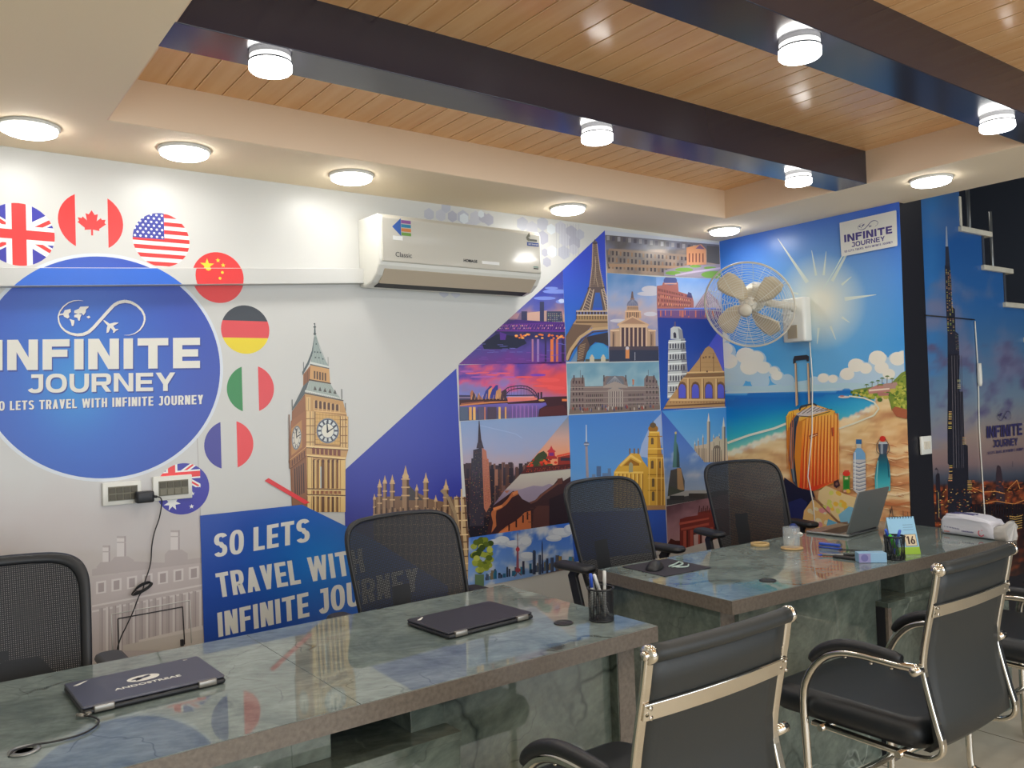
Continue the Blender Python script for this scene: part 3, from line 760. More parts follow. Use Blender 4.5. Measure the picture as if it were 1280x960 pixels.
    for x, y, a_, b_ in ((1000,200,120,22),(900,150,80,12),(1080,280,90,18),(760,170,90,8),(950,260,110,12)): M.ell(x,y,a_,b_,(232,90,90) if a_>85 else (120,70,180),16)
    M.poly([(110,350),(230,352),(230,400),(110,410)], (64,58,96)); M.rect(110,372,225,382,(150,130,160))
    M.poly([(110,400),(600,380),(600,430),(115,460)], (70,40,44)); M.poly([(120,448),(420,415),(600,412),(600,420),(420,432),(120,462)], (206,130,80)); M.poly([(130,432),(360,412),(360,420),(130,445)], (150,88,70))
    for pts, c in (([(225,395),(222,330),(240,296),(270,340),(285,395)],(176,110,80)),([(240,395),(252,318),(300,395)],(70,56,70)),([(290,395),(300,330),(350,395)],(150,96,80)),([(345,390),(375,310),(420,258),(442,262),(425,330),(410,388)],(60,66,140)),([(400,388),(405,300),(440,270),(436,388)],(214,150,90)),([(410,385),(440,300),(478,252),(500,250),(500,310),(478,388)],(54,60,140)),([(470,388),(482,310),(520,283),(532,290),(520,388)],(196,140,96)),([(515,388),(535,310),(570,300),(585,400),(515,400)],(84,60,70))): M.poly(pts, c)
    for k in range(10): M.line([(232+k*36,396),(244+k*36,350-(k%3)*12)], 4, (226,170,110))
    M.poly([(590,372),(870,362),(905,400),(600,420)], (222,120,110)); M.rect(600,366,860,374,(220,160,150))
    up = [(552,310),(600,275),(660,262),(730,256),(790,264),(840,290),(880,330),(890,370)]; dn = [(575,345),(610,310),(660,290),(730,282),(790,292),(830,315),(860,345),(875,372)]
    M.line(up, 9, (58,52,74)); M.line(dn, 8, (58,52,74)); M.line([(555,355),(890,352)], 9, (54,48,66))
    for k in range(15):
        i = k/14*6.99; j = int(i); fr = i-j; a_ = (up[j][0]+(up[j+1][0]-up[j][0])*fr, up[j][1]+(up[j+1][1]-up[j][1])*fr); b_ = (dn[j][0]+(dn[j+1][0]-dn[j][0])*fr, dn[j][1]+(dn[j+1][1]-dn[j][1])*fr)
        M.line([a_,b_],4,(58,52,74)); M.line([b_,(b_[0],354)],2.5,(84,72,92))
    M.rect(895,325,912,400,(60,44,60)); M.rect(925,320,942,400,(60,44,60)); M.rect(560,300,585,400,(70,56,70))
    M.poly([(590,425),(880,400),(960,370),(1190,362),(1192,400),(920,430),(600,440)], (70,44,50))
    M.poly([(960,390),(1190,370),(1196,552),(905,566),(915,490),(990,450)], (66,40,48)); M.poly([(930,480),(1150,450),(1196,520),(1196,552),(905,566)], (84,44,48)); M.rect(1140,390,1190,412,(216,120,70)); M.ell(935,402,30,10,(196,160,90))
    for x, w_, c in ((210,28,(216,160,96)),(250,26,(232,180,110)),(362,14,(190,120,100)),(505,22,(226,180,110)),(568,16,(214,160,100)),(300,60,(90,84,110)),(120,80,(84,96,120)),(395,90,(80,66,84))): M.rect(x,470,x+w_,600,c)
    for k in range(14): M.rect(620+k*20,455,628+k*20,580,(150,110,180) if k%2 else (110,90,160))
    # 8 parliament with glass dome
    def f(x, y): return mix((112,152,172), (150,178,186), (y-620)/140+fbm(x,y,.02,3,6)*.8)
    M.tile([(527,620),(937,612),(943,825),(537,848)], 14, f, Z7)
    bs, bd, bl = (128,112,108), (74,62,64), (160,146,138)
    M.poly([(545,720),(545,700),(552,684),(606,682),(608,722),(690,720),(690,690),(700,676),(780,676),(795,690),(800,722),(872,724),(872,688),(880,676),(918,676),(925,690),(938,730),(942,825),(540,845)], bs)
    M.ell(742,706,40,32,(110,112,120),20); 
    for k in range(7): M.line([(742,676),(708+k*11,712)],1.6,(160,162,168))
    M.poly([(690,720),(742,700),(798,720),(798,728),(690,728)], bl); M.poly([(712,740),(776,740),(776,812),(712,814)], (110,96,96))
    for k in range(7): M.rect(713+k*10,736,717+k*10,812,(186,174,164))
    M.poly([(705,742),(742,722),(780,742)], bl)
    M.grid([(612,752),(690,750),(690,815),(614,818)], 9, 3, .45, .5, bd, 1, 10); M.grid([(800,750),(870,748),(872,808),(800,812)], 8, 3, .45, .5, bd, 1, 10)
    M.grid([(550,690),(604,690),(606,820),(552,822)], 4, 5, .45, .5, bd, 1, 10); M.grid([(876,684),(934,690),(936,806),(878,808)], 4, 5, .45, .5, bd, 1, 10)
    for y in (724,742,770,796): M.poly([(545,y+2),(940,y-4),(940,y-1),(545,y+5)], bl)
    for x in (693,790,560,598,885,915): M.line([(x,672),(x,700)],5,bd)
    M.line([(588,650),(588,684)],1.5,bd); M.line([(890,648),(890,676)],1.5,bd); M.line([(820,690),(822,722)],2,bd); M.poly([(820,690),(828,692),(826,715),(820,715)], (196,120,80))
    M.poly([(540,822),(942,806),(942,826),(538,846)], (120,104,96))
    for k in range(46): x = 550+random.random()*385; M.ell(x,812+random.random()*20-(x-550)*.03,3,8,[(60,50,60),(150,70,60),(180,170,160),(70,70,110)][k%4],6)
    # 9 empire tower at dusk
    def f(x, y):
        n = fbm(x, y, .02, 3, 9)
        if y > 330: return mix((70,58,62), (36,34,44), (y-330)/150+n*.5)
        return ramp([(0,(132,156,196)),(.5,(150,158,190)),(.85,(176,156,166)),(1,(150,118,120))], (y-90)/240+n*.1)
    M.tile([(55,95),(535,68),(545,560),(92,612)], 13, f, Z8)
    M.line([(130,110),(300,150),(330,170)], 3, (150,170,206))
    for k in range(60):
        x = 60+random.random()*310; h = random.random()*60; M.rect(x,310-h*.6,x+8+random.random()*16,520,[(66,52,58),(88,62,58),(48,42,52),(112,82,76)][k%4])
    for x, t0 in ((248,280),(262,300),(290,282),(215,308),(300,300)): M.line([(x,t0),(x,340)], 3, (70,58,66)); 
    M.rect(208,308,222,380,(150,104,88)); M.rect(245,300,256,380,(60,52,62))
    bdk, bro = (58,54,66), (176,112,92)
    M.poly([(132,210),(137,92),(140,92),(148,175),(158,210)], (60,50,60)); M.poly([(126,215),(131,190),(150,190),(160,215)], (66,58,70))
    M.poly([(112,222),(150,212),(152,260),(112,262)], bdk); M.poly([(152,212),(170,226),(174,262),(152,262)], bro)
    M.poly([(104,260),(152,255),(160,470),(160,560),(96,560)], bdk); M.poly([(152,255),(180,262),(192,460),(170,500),(160,480)], bro)
    M.grid([(110,228),(150,220),(160,470),(102,470)], 8, 34, .3, .4, (120,96,88), .35, 30); M.grid([(155,262),(178,268),(190,455),(163,465)], 5, 30, .4, .45, (120,66,58), .9, 14)
    M.grid([(60,340),(370,330),(300,590),(70,600)], 44, 30, .3, .3, (190,130,80), .16, 40)
    # 9b red gate at sunset
    M.clip = None; M.layer = M.tmx+1
    def f(x, y): return ramp([(0,(128,138,156)),(.5,(196,158,148)),(1,(226,150,110))], (y-80)/170)
    tri = [(536,70),(545,305),(322,329)]
    M.fieldpoly(tri, 14, f); M.clip = tri
    M.poly([(350,300),(380,262),(400,238),(425,226),(440,240),(446,270),(446,310),(350,320)], (62,70,48))
    for k in range(40): x = 340+random.random()*200; M.ell(x,262+random.random()*40,8,6,[(206,56,40),(226,86,50),(160,40,34),(70,84,50)][k%4],8)
    M.poly([(440,228),(452,218),(459,202),(466,218),(480,228),(474,232),(476,250),(444,250),(446,232)], (190,54,64)); M.rect(450,234,470,248,(120,50,120)); M.poly([(440,250),(482,250),(486,262),(436,262)], (170,50,50))
    M.poly([(484,246),(545,232),(546,240),(484,254)], (214,80,60)); M.poly([(488,254),(546,242),(546,290),(488,290)], (140,50,44)); M.rect(500,256,545,270,(60,50,60))
    M.poly([(322,300),(546,284),(546,308),(322,332)], (84,40,40)); M.grid([(340,306),(545,290),(545,304),(330,324)], 30, 2, .4, .4, (180,80,50), .6, 30)
    # 9c the great wall
    M.clip = None; M.layer = M.tmx+1
    gw = [(322,330),(545,308),(545,545),(170,602),(200,470),(250,404)]
    def f(x, y):
        if y < 400: return mix((186,182,168), (178,166,164), (y-310)/90)
        return mix((150,136,156), (120,104,128), (y-400)/70)
    M.fieldpoly(gw, 14, f); M.clip = gw
    M.poly([(300,405),(330,395),(380,380),(420,384),(450,372),(470,380),(360,470),(320,440)], (150,138,160)); M.poly([(250,405),(275,400),(262,415)], (170,110,90))
    M.poly([(170,602),(170,490),(200,470),(255,430),(290,404),(308,410),(330,440),(360,455),(380,455),(410,420),(470,375),(490,350),(508,345),(512,360),(545,340),(545,545)], (62,40,44))
    M.line([(365,458),(390,448),(420,420),(470,384),(490,368)], 9, (112,72,62)); M.poly([(486,350),(508,346),(508,372),(488,376)], (96,58,52))
    M.poly([(193,590),(200,545),(190,500),(210,478),(240,465),(265,440),(285,410),(308,402),(312,420),(285,432),(262,462),(240,480),(215,492),(212,520),(215,560)], (178,104,66))
    M.poly([(200,480),(240,466),(242,476),(204,492)], (214,134,84)); M.poly([(285,410),(310,402),(312,414),(290,424)], (206,130,84))
    M.poly([(215,602),(230,585),(262,560),(300,538),(330,512),(340,500),(368,492),(370,570)], (186,104,64)); M.poly([(225,590),(275,560),(280,590)], (206,120,74))
    for x, y in ((268,556),(300,540),(330,520),(350,506)): M.rect(x,y-8,x+7,y+26,(60,36,40))
    for k in range(30): x = 320+random.random()*220; y = 470+random.random()*80; M.rect(x,y,x+14,y+3,(84,56,52))
    M.poly([(380,490),(400,470),(450,470),(450,560),(375,575)], (84,52,50)); M.poly([(450,440),(545,400),(545,560),(450,570)], (44,32,40))
    keep = M.tmx
    # 10 needle tower and yellow church
    def f(x, y): return ramp([(0,(70,124,196)),(.6,(90,146,206)),(1,(140,170,210))], (y-60)/420)
    M.tile([(536,68),(946,46),(968,487),(545,500)], 22, f, Z8)
    M.poly([(860,200),(900,110),(948,60),(950,200),(905,260),(850,250)], (150,170,206))
    M.poly([(612,190),(613,110),(616,110),(618,190)], (190,196,206)); M.poly([(610,205),(620,205),(626,345),(614,345)], (150,140,146)); M.ell(615,196,12,10,(86,96,126)); M.rect(604,194,627,200,(170,176,190))
    M.rect(660,294,680,340,(80,104,140)); M.rect(686,325,726,342,(96,120,156)); M.rect(710,304,724,340,(96,120,156)); M.rect(640,330,656,345,(110,130,160))
    y1, y2, y3 = (206,160,64), (150,104,44), (230,192,100)
    M.poly([(736,345),(738,320),(760,288),(800,250),(815,236),(850,238),(866,270),(888,300),(888,345),(888,480),(736,480)], y1)
    M.poly([(762,290),(812,240),(860,272),(858,280),(812,254),(768,296)], y3); M.poly([(778,292),(812,262),(850,282),(850,292)], y2)
    M.rect(740,318,868,326,y3)
    for k in range(7): M.rect(748+k*18,328,755+k*18,480,y3); M.rect(756+k*18,328,760+k*18,480,y2)
    M.poly([(804,285),(812,275),(822,285),(822,320),(804,322)], (150,150,120))
    for x in (808,828,846): M.line([(x,215),(x,240)], 6, (130,100,60))
    M.poly([(888,480),(888,240),(890,190),(893,140),(940,140),(944,190),(948,240),(966,260),(968,482)], y1)
    M.poly([(930,150),(942,170),(950,240),(966,262),(968,480),(930,480)], (176,128,54))
    M.ell(912,128,22,18,y2,16); M.ell(911,112,14,12,(96,80,60),14); M.line([(911,92),(911,110)],3,(90,80,60)); M.rect(895,140,938,146,y3)
    for x, y, h in ((908,185,24),(908,290,30),(912,370,32),(912,430,36),(945,290,26)): M.rect(x-6,y-h/2,x+6,y+h/2,(104,84,60)); M.ell(x,y-h/2,6,6,(104,84,60),10)
    for y in (160,215,240,255,330,345,400): M.rect(888,y,966,y+4,y3 if y%2 else y2)
    for x in (892,926,946,960): M.rect(x,260,x+4,470,y3)
    M.rect(880,468,968,492,(170,130,90))
    # 10b blue block below
    def f(x, y): return (44,86,180)
    M.tile([(545,500),(968,487),(975,665),(560,720)], 60, f, Z8)
    M.rect(885,480,970,488,(190,150,110))
    # 11 robed statue on its pedestal
    def f(x, y):
        n = fbm(x, y, .02, 4, 12); return mix(ramp([(0,(58,92,176)),(.6,(84,126,190)),(1,(140,160,186))], (y-60)/330), (170,180,196), max(0,n*1.5)*(1 if y>230 else 0))
    M.tile([(947,47),(1240,35),(1245,420),(970,470)], 14, f, Z8)
    g1, g2 = (72,118,116), (44,74,80)
    M.poly([(1008,150),(1012,142),(1016,152),(1015,185),(1022,200),(1028,250),(1030,300),(998,300),(1002,240),(1004,195)], g1); M.poly([(1016,190),(1028,240),(1030,300),(1016,300)], g2); M.ell(1012,146,5,6,(190,170,110),8)
    M.poly([(990,312),(1034,300),(1040,320),(1052,360),(1050,430),(985,440),(980,380)], (70,72,74)); M.poly([(1018,302),(1036,304),(1050,400),(1020,400)], (160,130,96)); M.poly([(980,380),(975,440),(1140,430),(1140,400),(1060,410)], (64,72,66))
    M.poly([(970,430),(1060,402),(1160,400),(1160,440),(972,470)], (150,152,150)); M.poly([(972,440),(1245,400),(1245,440),(972,468)], (56,60,64))
    M.rect(985,425,1050,445,(44,48,52)); M.rect(1070,415,1140,438,(44,48,52))
    # 12 gothic chapel
    M.clip = None; M.layer = M.tmx+1
    tri = [(950,48),(1236,34),(1243,275),(1140,277)]
    M.fieldpoly(tri, 22, lambda x, y: ramp([(0,(72,140,200)),(1,(120,170,210))], (y-40)/230)); M.clip = tri
    k1, k2, k3 = (188,172,150), (110,96,88), (214,202,180)
    M.poly([(1098,215),(1100,205),(1150,195),(1152,290),(1090,290)], k1); M.poly([(1150,190),(1240,170),(1245,290),(1150,290)], k1)
    for x, t0, w_ in ((1158,55,10),(1225,75,11),(1133,150,4),(1112,165,4),(1097,180,4),(1180,150,4),(1205,145,4)):
        M.poly([(x-w_*.5,t0+w_*4),(x,t0),(x+w_*.5,t0+w_*4)], k3); M.rect(x-w_*.7,t0+w_*4,x+w_*.7,290,k1); M.rect(x+w_*.2,t0+w_*4,x+w_*.7,290,k2)
    M.poly([(1172,280),(1172,225),(1184,205),(1196,200),(1208,205),(1216,225),(1218,280)], k2)
    for k in range(5): M.line([(1176+k*9,215),(1176+k*9,280)],2,k3)
    M.poly([(1168,190),(1196,160),(1218,180)], k1)
    for k in range(8): M.line([(1098+k*7,215),(1098+k*7,290)], 2, k2)
    # 13 quadriga gate at dusk
    def f(x, y): return ramp([(0,(92,64,74)),(.5,(160,120,130)),(1,(190,160,160))], (x-970)/170*.3+(y-470)/200*.8+fbm(x,y,.02,3,13)*.2)
    M.clip = None
    M.tile([(970,472),(1245,418),(1255,600),(978,680)], 16, f, Z8)
    b1, b2, b3 = (120,48,48), (70,32,38), (170,80,70)
    M.poly([(1030,545),(1030,530),(1060,520),(1110,512),(1110,500),(1180,485),(1250,480),(1250,620),(1160,655),(1030,672)], b1)
    M.poly([(1028,545),(1160,522),(1160,530),(1028,556)], b3); M.poly([(1036,570),(1160,545),(1160,556),(1036,580)], b3)
    for k in range(5): x = 1046+k*30; M.poly([(x,582-k*4),(x+14,580-k*4),(x+14,668-k*4),(x,672-k*4)], b3); M.poly([(x+14,580-k*4),(x+20,579-k*4),(x+20,668-k*4),(x+14,670-k*4)], b2)
    M.poly([(1092,600),(1112,596),(1112,662),(1094,664)], (196,170,170)); M.poly([(1128,592),(1156,586),(1158,656),(1130,660)], (196,170,170))
    for k in range(6): M.line([(1115+k*9,500),(1118+k*9,470+(k%2)*10)], 4, b2)
    M.poly([(975,640),(990,615),(1010,625),(1030,625),(1035,672),(976,680)], b2)
    # 14 river skyline
    M.tmx = keep
    def f(x, y):
        n = fbm(x, y, .012, 4, 15); c = mix((56,104,196), (120,156,210), (y-570)/200)
        return mix(c, (190,196,206), max(0, min(1, n*2.6)))
    M.clip = None
    M.tile([(92,612),(545,545),(566,745),(88,842)], 9, f, Z8, True)
    for x, y, a_, b_ in ((240,625,34,20),(340,630,32,24),(290,640,40,16),(205,632,30,12),(500,590,50,22),(470,615,36,14),(540,575,26,22),(350,695,40,20)): M.ell(x,y,a_,b_,(182,190,204),18); M.ell(x+4,y-5,a_*.8,b_*.75,(200,206,214),18)
    for k in range(50):
        x = 165+random.random()*390; h = 12+random.random()*34; b_ = 812-(x-100)*.16
        M.rect(x,b_-h,x+6+random.random()*8,b_,[(40,96,130),(44,52,72),(60,120,150),(70,84,110),(120,110,90)][k%5])
    for x, t0, w_, c in ((376,672,14,(60,70,96)),(402,688,12,(72,84,110)),(456,700,14,(72,80,104)),(478,690,16,(84,88,104)),(492,694,14,(150,124,70)),(330,716,10,(60,60,86)),(436,704,10,(64,72,100))): M.rect(x,t0,x+w_,775,c); M.rect(x+w_*.6,t0,x+w_,775,tuple(v*.8 for v in c))
    M.rect(378,668,388,676,(60,70,96)); M.poly([(416,770),(417,640),(419,618),(421,640),(424,770)], (50,56,84))
    M.line([(309,590),(310,650)], 3, (120,90,110)); M.poly([(306,650),(313,650),(316,760),(303,760)], (140,84,100)); M.ell(310,664,9,10,(176,70,80),14); M.ell(311,756,12,10,(150,64,74),14); M.line([(310,762),(296,785)],4,(120,80,90)); M.line([(310,762),(326,780)],4,(120,80,90))
    M.poly([(100,842),(290,808),(560,752),(566,745),(566,760),(290,820)], (70,56,66)); M.poly([(285,806),(560,740),(562,752),(295,818)], (110,90,100))
    for k in range(46):
        a_ = random.random()*2*pi; q = sqrt(random.random()); x, y = 155+48*q*cos(a_), 690+75*q*sin(a_); M.ell(x,y,15,13,[(120,134,48),(150,160,66),(84,100,40),(60,78,36),(172,180,84)][k%5],10)
    M.rect(120,775,160,830,(96,120,90)); M.clip = None
# ------------------------------------------------------------------ beach print (right wall)
def beach_print(M):
    M.T = (0,0,1); M.clip = None
    def skycol(x, y):
        sx, sy = 1026, 378
        u = (x-900)/240; top = 302-u*52
        c = ramp([(0,(56,100,205)),(.35,(44,122,214)),(.75,(46,150,220)),(1,(96,180,226))], (y-top)/(490-top))
        c = mix(c, (72,110,200), .35*max(0,(u-.4)))
        if u < .25: c = mix(c, (70,150,236), (.25-u)*1.2)
        d = math.hypot(x-sx, (y-sy)*.95)
        c = mix(c, (150,186,214), max(0, 1-d/135)*.9)
        c = mix(c, (226,226,212), max(0, 1-d/58)**.8*1.15)
        return c
    def f(x, y):
        hz = 492.5-(x-906)*.0286
        if y < hz: return skycol(x, y)
        if y < hz+6 and x < 1064: return (28,112,190)
        # shoreline: the sea narrows to the right
        sh = 562-(x-905)*.26+3*sin(x*.05) if x < 1000 else 530-(x-1000)*.12
        if x > 1095: sh = hz
        if x > 1040: sh = min(sh, 531-(x-1040)*.5) if x < 1097 else hz
        if y < sh:
            t = (y-hz)/max(6, sh-hz)
            c = ramp([(0,(22,92,182)),(.4,(20,128,196)),(.75,(48,176,196)),(1,(130,206,190))], t)
            return mix(c, (60,170,214), max(0,(x-1000)/90))
        t = (y-sh)/(700-sh); n = fbm(x, y*3.2, .022, 4, 21)
        c = ramp([(0,(236,222,180)),(.12,(226,190,132)),(.45,(222,166,112)),(1,(196,132,88))], t)
        if y-sh < 7: c = (232,232,214)
        n2 = sin(y*.42+fbm(x,y,.015,3,23)*7)
        return mix(c, (240,214,166), max(0, n*1.5)+max(0,n2-.55)*.7) if n > -.1 else mix(c, (176,112,76), -n)
    M.layer = 2; M.fieldpoly([(898,302),(1124,249),(1126,300),(1140,700),(1140,760),(918,760),(905,500)], 3.2, f)
    M.layer = 6
    # rays of the sun
    for a, r0, r1, w in ((-124,30,96,5),(-62,30,118,4),(-8,30,70,5),(-100,34,66,3),(-84,34,64,3),(-40,34,50,3),(95,32,52,3),(68,32,50,3),(118,32,52,3),(150,32,44,3),(35,32,44,3),(-160,30,40,3)):
        c_, s_ = cos(RAD(a)), sin(RAD(a)); x0, y0, x1, y1 = 1026+r0*c_, 378+r0*s_, 1026+r1*c_, 378+r1*s_
        M.line([(x0,y0),(x1,y1)], [w,.6], (206,216,208))
    # cloud banks
    def cloud(cx, cy, sc, n, wide, base):
        pts = []
        for k in range(n):
            a = random.random(); x = cx+(a-.5)*wide; h = (1-abs(a-.5)*1.6)*sc
            pts.append((x, cy-h*random.random(), 5+random.random()*sc*.32))
        pts.sort(key=lambda p: p[1])
        for x, y, r in pts:
            M.clip = [(898,302),(1124,249),(1131,430),(1131,base-(x-906)*.0286),(906,base)]
            M.ell(x, y+1.5, r, r*.9, (150,184,206), 14); M.ell(x-.6, y, r*.93, r*.82, (222,222,206), 14); M.ell(x-r*.2, y-r*.25, r*.5, r*.4, (236,234,216), 12)
    def bank(outline, base, cols=((206,212,206),(150,188,208))):
        M.clip = None
        def g(x, y): return mix(cols[0], cols[1], (y-435)/55+fbm(x,y,.08,3,31)*.6)
        M.fieldpoly_concave(outline, 3.2, g)
    T3 = lambda x, y: (880+x/3.2, 430+y/3.2)
    M.clip = [(898,302),(1124,249),(1131,486),(906,492)]
    M.fieldpoly([(905,462),(960,458),(1010,474),(1060,468),(1131,458),(1131,487),(906,492.5)], 4, lambda x, y: mix((150,196,222),(190,212,218),(y-465)/24))
    M.layer += 2
    for cx, cy, r in ((908,440,12),(903,425,10),(914,455,14),(934,448,14),(945,450,13),(925,458,12),(938,462,16),(955,462,11),(972,472,9),(968,465,8),(984,476,9),(920,474,12),(950,476,12),(905,470,16)):
        M.clip = [(898,302),(1124,249),(1131,486),(906,492)]; M.ell(cx,cy,r,r*.95,(176,204,220),18)
    for cx, cy, r in ((907,438,10),(903,423,8),(912,453,11),(933,446,12),(946,449,10),(938,460,12),(955,461,9),(972,471,7),(968,465,6)):
        M.ell(cx-1,cy-1.5,r,r*.85,(226,226,214),16)
    for cx, cy, r in ((1018,478,8),(1030,475,9),(1042,476,8),(1060,470,11),(1072,460,12),(1082,464,12),(1098,452,13),(1101,464,14),(1112,470,12),(1122,452,13),(1130,448,11),(1128,466,14),(1090,474,14),(1070,478,12),(1050,480,8)):
        M.ell(cx,cy,r,r*.95,(178,204,222),18)
    for cx, cy, r in ((1030,474,7),(1060,469,9),(1071,458,10),(1083,462,8),(1098,449,11),(1103,461,9),(1123,450,10),(1130,447,8),(1112,469,8),(1042,475,6)):
        M.ell(cx-1,cy-1.5,r,r*.85,(228,224,210),16)
    M.clip = [(898,302),(1124,249),(1131,430),(1140,700),(1140,760),(918,760),(905,500)]
    for cx, cy, a_ in ((930,486,36),(975,486,34),(1010,484,30),(1060,482,40),(905,484,20)): M.ell(cx,cy,a_,3.6,(176,206,216),16)
    M.T = (880,430,3.2); M.clip = [((x-880)*3.2,(y-430)*3.2) for x, y in [(898,302),(1124,249),(1131,430),(1140,700),(1140,760),(918,760),(905,500)]]
    # headland with palms and villas
    M.poly([(585,195),(600,182),(680,170),(700,160),(745,160),(790,115),(806,108),(812,292),(790,290),(750,265),(745,240),(735,210),(650,205)], (120,140,60))
    for k in range(70):
        a = random.random(); x = 590+a*220; y = 190-a*a*60+random.random()*(14+a*70); M.ell(x,y,5+a*11,4+a*9,[(110,140,50),(160,170,60),(78,110,44),(190,180,80)][k%4],9)
    for pts, c in (([(655,182),(690,165),(740,168),(745,190),(660,200)],(188,130,120)),([(715,160),(770,152),(780,176),(720,182)],(176,140,130)),([(660,182),(742,176),(742,182),(660,190)],(232,210,190)),([(690,192),(740,196),(738,206),(700,208)],(176,120,110))): M.poly(pts, c)
    for x, y, h in ((695,172,26),(712,160,24),(732,158,30),(752,160,22),(650,180,18),(672,172,20)):
        M.line([(x,y),(x+1,y-h)], 2, (120,100,70))
        for k in range(7): a_ = pi*k/6; M.line([(x+1,y-h),(x+1+9*cos(a_),y-h-5*sin(a_)+3)], [4,1], (90,130,50))
    for x, y, r in ((795,200,30),(775,235,28),(790,265,30),(800,160,26)): M.ell(x,y,r,r,(128,146,54),14)
    for k in range(90):
        a, q = random.random()*2*pi, sqrt(random.random()); x, y = 786+26*q*cos(a), 215+66*q*sin(a); M.ell(x,y,5+random.random()*5,4+random.random()*4,[(168,176,70),(140,156,58),(96,124,46),(190,190,84)][k%4],8)
    M.poly([(750,262),(765,250),(812,262),(812,300),(770,290)], (170,96,64))
    M.ell(560,212,24,5,(216,206,196),12); M.ell(552,208,10,3,(190,120,110),10)
    # surf line
    M.line([(94,396),(180,365),(280,338),(330,318)], 9, (226,226,206)); M.line([(535,340),(600,318),(680,285),(700,258),(680,232),(640,216),(580,208)], 6, (222,222,200))
    for k in range(60):
        x = 540+random.random()*290; y = 390+random.random()*330; l = 20+random.random()*60; s_ = .12+random.random()*.15
        M.line([(x,y),(x+l*.4,y+l*s_*.2),(x+l,y+l*s_)], [1,4,1], (238,206,156) if k%2 else (196,128,84))
    for y, c in ((455,(236,200,150)),(520,(240,210,164)),(600,(244,218,176)),(640,(196,120,76)),(560,(206,138,90))):
        M.line([(640,y+14),(700,y-6),(770,y+4),(835,y-10)], [2,10,8,3], c)
    # suitcase
    M.T = (970,430,3.841); M.clip = None
    # shadow side items
    M.poly([(40,640),(110,690),(175,700),(190,740),(150,790),(110,880),(40,900),(30,700)], (30,32,56)); M.poly([(60,760),(120,740),(150,760),(120,900),(55,900)], (38,44,96))
    # handle
    M.poly([(82,75),(88,58),(148,52),(158,60),(158,82),(148,84),(146,74),(96,80),(94,94),(82,94)], (50,48,54))
    for x0, x1 in ((92,98),(152,158)):
        M.poly([(x0-3,92),(x0+7,92),(x1+9,290),(x1-3,300)], (206,176,140)); M.line([(x0+5,92),(x1+7,290)], 3, (110,86,70))
    M.poly([(48,350),(62,325),(105,312),(180,290),(270,318),(296,340),(302,420),(304,650),(280,668),(180,706),(110,690),(70,650),(52,480)], (214,132,40))
    def oc(x, y):
        t = (y-340)/340; c = ramp([(0,(240,178,70)),(.35,(240,140,40)),(.7,(236,96,34)),(1,(222,66,30))], t)
        return mix(c, (250,200,110), max(0,(x-200)/100)*.35)
    M.fieldpoly([(128,372),(160,352),(270,330),(296,345),(304,650),(180,706),(112,690)], 9, oc)
    for k in range(11):
        x = 140+k*15; M.line([(x+4,356-k*2.4),(x-8+k*1.2,520),(x-12+k*1.6,698-k*4.2)], [3,5,3], (188,76,24)); M.line([(x+10,356-k*2.4),(x-2+k*1.2,520),(x-6+k*1.6,694-k*4.2)], [2,4,2], (252,186,96))
    M.poly([(60,330),(180,288),(285,322),(270,340),(160,350),(110,372),(100,345)], (236,180,70))
    M.poly([(96,335),(180,296),(256,318),(160,345),(112,350)], (206,196,190))
    for k in range(7): M.line([(104+k*22,338-k*3),(150+k*20,300+k*2)], 3, (60,56,60))
    M.line([(105,345),(170,350),(260,324)], 4, (80,70,60)); M.line([(112,320),(120,300),(180,286),(196,296)], 8, (60,64,70))
    M.poly([(66,380),(100,340),(112,350),(98,400),(88,540),(104,690),(80,660),(62,560)], (62,72,86)); M.line([(76,400),(70,520),(88,660)], 6, (120,130,140)); M.line([(96,370),(84,520),(98,670)], 4, (30,34,44))
    M.poly([(48,350),(62,325),(90,318),(72,372),(56,420)], (240,190,60)); 
    for k in range(5): M.line([(50+k*8,350-k*7),(54+k*7,600)], 3, (200,110,34))
    M.poly([(158,440),(200,426),(202,438),(160,456)], (150,60,36)); M.line([(162,448),(198,434)], 4, (246,190,130)); M.poly([(266,402),(276,400),(278,442),(268,444)], (206,90,40)); M.line([(268,404),(270,440)], 3, (90,60,50))
    M.poly([(276,660),(300,650),(308,680),(290,692),(278,684)], (84,50,44)); M.ell(292,672,13,15,(60,40,44),14); M.ell(292,672,7,8,(130,90,80),12)
    # juice carton, bottle of water, steel flask
    M.rect(322,632,354,710,(90,150,60)); M.rect(326,655,350,695,(44,130,50)); M.ell(338,622,18,13,(222,60,40),14); M.rect(328,606,350,616,(214,80,60)); M.rect(324,700,352,712,(226,170,140)); M.rect(330,640,346,650,(210,220,160))
    M.rect(384,458,411,480,(52,110,166)); M.rect(387,480,409,505,(200,196,180)); M.poly([(387,500),(409,500),(428,525),(430,560),(370,560),(372,525)], (120,170,210)); M.poly([(370,555),(430,555),(432,700),(410,716),(388,716),(370,700)], (196,196,196))
    for k in range(8): M.line([(371,568+k*18),(400,576+k*18),(431,566+k*18)], 3.5, (90,110,140)); M.line([(373,575+k*18),(400,582+k*18),(429,573+k*18)], 3, (226,226,220))
    M.line([(380,520),(380,700)], 5, (226,230,230))
    M.ell(512,455,15,14,(206,50,40),14); M.rect(494,470,534,486,(190,200,206)); M.poly([(490,480),(538,480),(536,500),(530,530),(498,530),(492,500)], (70,80,96)); M.rect(502,480,514,528,(150,160,170))
    M.line([(500,455),(484,480),(483,515),(500,532)], 3, (70,64,70)); M.line([(524,455),(540,480),(545,510),(530,532)], 3, (70,64,70))
    def tc_(x, y): return ramp([(0,(56,76,90)),(.3,(30,110,130)),(.8,(70,180,190)),(1,(110,200,200))], (y-525)/180)
